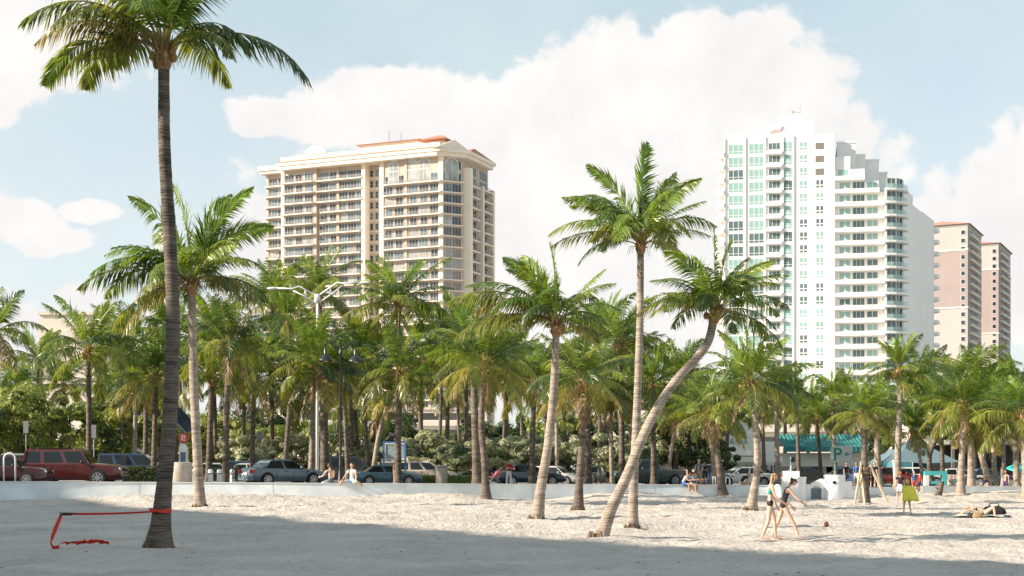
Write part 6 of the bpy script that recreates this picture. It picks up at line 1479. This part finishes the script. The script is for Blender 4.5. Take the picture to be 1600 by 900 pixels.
def entry():
    WP=mat('entry_white_paint',(.80,.81,.82),rough=.7,var=.05,scale=.8,bump=.1); D=84.5
    def tower(px0,px1,yt,lab,D,steps,base=784):
        xa,xb=P(px0,D),P(px1,D); x=(xa+xb)/2; w=(xb-xa)/2; z=sz(x,D)-.2; t=thing('entry_tower',lab,'tower',(x,D,z)); top=H(yt,D)-z
        m=MB()
        n=26; V=[];F=[]; prof=[(1.0,0),(1.0,top-.12),(1.04,top-.11),(1.04,top)]
        m.lathe([(w*r,q) for r,q in prof],n); m.build('drum',WP,t,True); smooth_by_angle(t.children[0],40)
        if steps:
            m=MB()
            for (a,b,yy) in steps: m.box(P(a,D)-x,P(b,D)-x,-.22,.22,0,H(yy,D)-z)
            m.build('stepped_wall',WP,t)
        return t,x,z,w
    tower(1221,1259,745,'wide round white entry tower just right of the walking women',81.4,[(1223,1248,736)])
    t,x,z,w=tower(1288,1320,742,'round white entry tower with a small porthole right of the grey louvred gate',81.6,[(1318,1330,752),(1330.1,1342,764)])
    m=MB(); m.cyl_y((-.15,-w-.0,1.15),.10,.06,14); m.build('porthole',BLK,t)
    # arch between the towers with the curved wing
    D=81.8; xa,xb=P(1258,D),P(1292,D); x=(xa+xb)/2; z=sz(x,D)-.2; t=thing('entry_arch','white stepped wall with a low arched opening between the two entry towers','wall',(x,D,z)); m=MB()
    w=(xb-xa)/2; zt=H(748,D)-z
    m.box(-w,-w*.55,-.2,.2,0,H(757,D)-z); m.box(w*.45,w,-.2,.2,0,zt); 
    hh=H(764,D)-z; n=10; pts=[(-w*.549,H(757,D)-z)]+[(w*.449,H(757,D)-z)][:1]
    V=[];F=[]
    for i in range(n+1):
        xx=-w*.55+(w)*i/n; a=(i/n)*math.pi; zb=hh-.0+.18*math.sin(a); V+=[(xx,-.2,zb),(xx,-.2,zt-.3*(1-i/n)),(xx,.2,zt-.3*(1-i/n)),(xx,.2,zb)]
    for i in range(n):
        q=i*4; F+=[(q,q+4,q+5,q+1),(q+1,q+5,q+6,q+2),(q+2,q+6,q+7,q+3),(q+3,q+7,q+4,q)]
    m.add(V,F); m.build('arched_wall',WP,t)
    g=MB(); 
    for i in range(9): xx=-w*.52+i*(w*.94)/8; g.box(xx-.035,xx+.035,-.05,.0,.1,hh+.02)
    g.box(-w*.54,w*.44,.001,.03,.12,hh-.05); g.build('louvred_gate',mat('gate_grey',(.16,.22,.25),rough=.6),t)
    # scroll walls left of the first tower and right of the second
    def scroll(lab,px0,px1,D0,D1,y0,y1):
        xa,xb=P(px0,D0),P(px1,D1); t=thing('scroll_wall',lab,'wall',(xa,D0,0)); m=MB(); V=[];F=[]; n=16
        for i in range(n+1):
            f=i/n; x=(xb-xa)*f; y=(D1-D0)*f+.5*math.sin(f*3.1); zt=H(y0,D0)*(1-f)+H(y1,D1)*f+.05*math.sin(f*12); V+=[(x,y-.17,-.5),(x,y-.17,zt),(x,y+.17,zt),(x,y+.17,-.5)]
        for i in range(n): q=i*4; F+=[(q,q+4,q+5,q+1),(q+1,q+5,q+6,q+2),(q+2,q+6,q+7,q+3)]
        F+=[(0,1,2,3),(n*4+3,n*4+2,n*4+1,n*4)]; m.add(V,F); m.build('wall_face',WP,t)
    scroll('curved white wall joining the sea wall to the first entry tower',1202,1224,82.5,81.7,761,757)
    scroll('low curved white wall right of the second entry tower behind the staked palm',1328,1432,82,84.0,760,764)
entry()
def stakes():
    D=74; x=P(1351,D); z=sz(x,D)
    G='timber props bracing the stout palm'
    for dx,dy,hy,lab in ((-23,-1.0,724,'pale timber prop reaching left from the stout palm'),(34,-.6,724,'pale timber prop reaching far right from the stout palm'),(-9,-1.3,742,'short timber prop in front of the stout palm, left foot'),(9,1.4,742,'short timber prop close behind the stout palm')):
        xx=P(1351+dx,D)-x; t=thing('timber_prop',lab,'prop',(x+xx,D+dy,sz(x+xx,D+dy)),0,G); m=MB(); tz=H(hy,D)-z; f=.22 if dx<0 else -.22
        m.T=None; a=Vector((0,0,-.1)); b=Vector((-xx+math.copysign(.2,dx),-dy*.9,tz)); m.tube([a,b],.062,4); m.build('beam',mat('pale_timber',(.50,.42,.28),rough=.8,var=.2,scale=5),t)
        m=MB(); m.box(-.07,.07,-.2,.2,-.05,.06); m.build('cleat',mat('pale_timber',(.50,.42,.28)),t)
    t=thing('palm_strap','pale band of boards strapped round the stout palm above its props','strap',(x,D,z)); m=MB(); hh=H(735,D)-z; m.lathe([(.25,hh-.2),(.275,hh-.19),(.275,hh+.17),(.25,hh+.18)],10); m.build('board_ring',mat('brown_timber',(.16,.11,.07),rough=.9),t); m=MB(); m.lathe([(.28,hh-.06),(.28,hh)],10); m.build('wire',BLK,t)
stakes()
def teal_frame():
    D=86; xa,xb=P(1444,D),P(1479,D); x=(xa+xb)/2; w=(xb-xa)/2; z=sz(x,D)-.1; zt=H(736,D)-z; t=thing('goal_frame','teal wooden goal-like frame standing by the wall with a lower crossbar','frame',(x,D,z)); TP=mat('teal_wood_paint',(.06,.36,.38),rough=.6,var=.15)
    TW=mat('pale_wood_paint',(.55,.62,.62),rough=.6,var=.15)
    m=MB(); m.box(-w+.01,w-.01,-.16,.16,zt-.26,zt); m.build('top_beam',TP,t)
    m=MB(); m.box(-w,-w+.24,-.18,.18,0,zt-.262); m.build('leg',TW,t); m=MB(); m.box(w-.30,w,-.18,.18,0,zt-.262); m.build('leg',TP,t)
    m=MB(); m.box(-w+.241,w-.301,-.14,.14,H(756,D)-z,H(752,D)-z); m.build('crossbar',TP,t); m=MB(); m.box(-w+.242,w-.302,-.10,.10,H(772,D)-z,H(761,D)-z); m.build('lower_board',TW,t)
    D=82; xx=P(1469,D); t=thing('driftwood_stump','weathered brown stump leaning at the right foot of the teal frame','stump',(xx,D,sz(xx,D))); m=MB(); m.tube([(-.15,0,-.1),(0,0,.35),(.12,0,.8)],[.22,.17,.12],9); m.build('stump',TRUNK_D,t,True); m=MB(); m.tube([(0,0,.3),(-.3,-.1,.45)],[.07,.03],6); m.build('branch_stub',TRUNK_D,t)
teal_frame()
def umbrella():
    D=92; x=P(1599,D); z=zs(x)-.1; t=thing('beach_umbrella','teal beach umbrella tilted at the far right edge','umbrella',(x,D,z),0); t.rotation_euler=(R(6),R(10),0); zt=H(724,D)-z; m=MB(); n=8; sub=2; rr_=1.35; V=[(0,0,zt)];F=[]
    for j,(r,dz) in enumerate(((.35,.05),(.7,.20),(1.0,.44),(1.0,.58))):
        for i in range(n*2): a=2*math.pi*i/(n*2); q=1 if i%2==0 else .93; V.append((rr_*r*q*math.cos(a),rr_*r*q*math.sin(a),zt-dz-(0.04 if i%2 else 0)))
    k=n*2
    for i in range(k): F.append((0,1+i,1+(i+1)%k))
    for j in range(3):
        for i in range(k): F.append((1+j*k+i,1+(j+1)*k+i,1+(j+1)*k+(i+1)%k,1+j*k+(i+1)%k))
    m.add(V,F); m.build('canopy',mat('teal_umbrella_cloth',(.05,.50,.52),rough=.7,var=.08,trans=.3),t)
    m=MB(); m.tube([(0,0,0),(0,0,zt+.08)],.025,7); m.build('pole',WHM,t); 
    for i in range(n): a=2*math.pi*i/n; m=MB(); m.tube([(0,0,zt-.06),(rr_*.7*math.cos(a),rr_*.7*math.sin(a),zt-.22),(rr_*math.cos(a),rr_*math.sin(a),zt-.46)],.008,4); m.build('rib',GALV,t)
umbrella()
def slackline():
    D=30.5; x=P(100,D); RW=mat('red_webbing',(.62,.035,.02),rough=.6,var=.15,scale=20)
    X0=P(247,30.6)
    t=thing('slackline_strap','red webbing strap round the tallest palm with a ratchet, loose tail on the sand','strap',(x,D,0))
    def ribbon(mb,pts,w,th=.006,tw=None):
        V=[];F=[]; pts=[Vector(p) for p in pts]
        for i,p in enumerate(pts):
            d=(pts[min(i+1,len(pts)-1)]-pts[max(0,i-1)]).normalized(); a=tw[i] if tw else 0
            u=Vector((0,0,1))-d*d.z; 
            if u.length<.15: u=Vector((1,0,0))-d*d.x
            u.normalize(); s=d.cross(u); u2=u*math.cos(a)+s*math.sin(a); n=d.cross(u2)
            V+=[p-u2*w/2-n*th,p+u2*w/2-n*th,p+u2*w/2+n*th,p-u2*w/2+n*th]
        for i in range(len(pts)-1):
            for q in range(4): F.append((i*4+q,i*4+(q+1)%4,(i+1)*4+(q+1)%4,(i+1)*4+q))
        F+=[(0,1,2,3),((len(pts)-1)*4+3,(len(pts)-1)*4+2,(len(pts)-1)*4+1,(len(pts)-1)*4)]; mb.add(V,F)
    zr=H(803,D); zk=H(799,D)
    m=MB(); n=14; ribbon(m,[((X0-x)*i/n+(.02 if i==0 else 0),0.0,zr+(zk-zr)*i/n-.02*math.sin(math.pi*i/n)) for i in range(n+1)],.05,tw=[.2+.06*i for i in range(n+1)]); m.build('taut_strap',RW,t)
    m=MB(); cx=P(251,30.8)-x; V=[];F=[]
    for lv,(dz,rd) in enumerate(((0,.0),(.035,-.01))):
        pts=[(cx+(.232+rd*.3)*math.cos(a),.3+(.232+rd*.3)*math.sin(a),zk+dz+.02*math.sin(a*2+lv)) for a in [2*math.pi*i/24 for i in range(25)]]; ribbon(m,pts,.04)
    m.build('trunk_loop',RW,t)
    m=MB(); m.box(-.09,.17,-.035,.035,zr-.035,zr-.012); m.box(-.09,.17,-.035,.035,zr+.012,zr+.03); m.tube([(.0,-.045,zr),(.0,.045,zr)],.03,10); m.tube([(.15,-.03,zr+.02),(.30,-.03,zr+.01)],.012,6); m.tube([(.15,.03,zr+.02),(.30,.03,zr+.01)],.012,6); m.build('ratchet',BKM,t)
    # hanging tail, knee on the sand, crumpled end
    zz=lambda px_,dy: sz(P(px_,D+dy),D+dy)
    pts=[(-.05,0,zr),(-.1,-.0,zr-.12),(-.17,-.02,zr-.3),(-.24,-.03,zr-.5),(-.27,-.04,zr-.62),(-.22,-.03,zr-.72),(P(93,D)-x,0,zz(93,0)+.05)]
    m=MB(); ribbon(m,pts,.085,tw=[.8,.5,.3,.6,.9,.7,.5]); m.build('hanging_tail',RW,t)
    r=random.Random(4); pts=[]; 
    for i in range(22):
        px_=95+74*i/21; pts.append((P(px_,D+1.2)-x,1.2+.09*math.sin(i*1.3),zz(px_,1.2)+.035+.035*abs(math.sin(i*.9))+(.06 if 11<i<18 else 0)*r.random()))
    m=MB(); ribbon(m,pts,.085,tw=[r.uniform(.2,1.5) for _ in pts]); 
    pts=[(P(130+i*4.5,D+1.2)-x,1.12+.08*math.sin(i*2.2),zz(140,1.2)+.06+.05*abs(math.sin(i*1.7))) for i in range(9)]; ribbon(m,pts,.08,tw=[r.uniform(.2,1.6) for _ in pts]); m.build('loose_tail',RW,t)
slackline()
def litter():
    # scraps of dry leaf and weed scattered over the sand
    r=random.Random(21); m=MB()
    for i in range(300):
        y=r.uniform(20,78); x=r.uniform(-.42,.42)*y*.9
        if y>wall_y(x)-1: continue
        z=sz(x,y)+.03; s=r.uniform(.012,.04); a=r.uniform(0,6.28); u=Vector((math.cos(a),math.sin(a),.1)); v=Vector((-math.sin(a),math.cos(a),.35)); c=Vector((x,y,z))
        m.col=r.choice([(.10,.07,.045),(.18,.12,.07),(.05,.04,.03),(.30,.24,.15)])
        m.add([c-u*s-v*s*.3,c+u*s-v*s*.25,c+u*s*.9+v*s*.4,c-u*s*.6+v*s*.3+Vector((0,0,s*.3))],[(0,1,2,3)])
    o=m.build('leaf_litter',FIBRE); tag(o,'scattered dark scraps of dry leaf and weed lying all over the sand','leaf litter',kind='stuff')
litter()
def stroller():
    D=85.2; x=P(772,D); z=zs(x); t=thing('baby_stroller','black and pink stroller beside the woman in dark red','stroller',(x,D,z),R(190))
    for cx,cy in ((-.35,-.22),(-.35,.22),(.38,-.18),(.38,.18)):
        m=MB(); m.cyl_y((cx,cy,.12),.12,.04,14); m.build('wheel',TYRE,t)
    m=MB(); 
    for s in (-.2,.2): m.tube([(.38,s,.12),(0,s,.55),(-.45,s,1.02)],.015,6); m.tube([(-.35,s,.12),(.0,s,.55),(.15,s,.75)],.015,6)
    m.tube([(-.45,-.2,1.02),(-.45,.2,1.02)],.02,6); m.build('frame',GALV,t)
    m=MB(); m.side_prism([(-.15,.45),(.32,.4),(.36,.5),(.0,.56),(-.2,.95),(-.3,.92)],-.18,.18); m.build('seat',cloth('pink_seat',(.5,.12,.15)),t)
    m=MB(); n=8; V=[];F=[]
    for i in range(n+1):
        a=R(20+i*14)
        for y in (-.2,.2): V.append((-.12+.34*math.cos(a)*-1+.2,y,.85+.28*math.sin(a)))
    for i in range(n): F.append((2*i,2*i+1,2*i+3,2*i+2))
    m.add(V,F); m.build('hood',BLKC,t)
stroller()
# label check helper: keep every label within sixteen words
for o in SC.objects:
    l=o.get('label')
    if l and len(l.split())>16: print('LONG LABEL',len(l.split()),l)
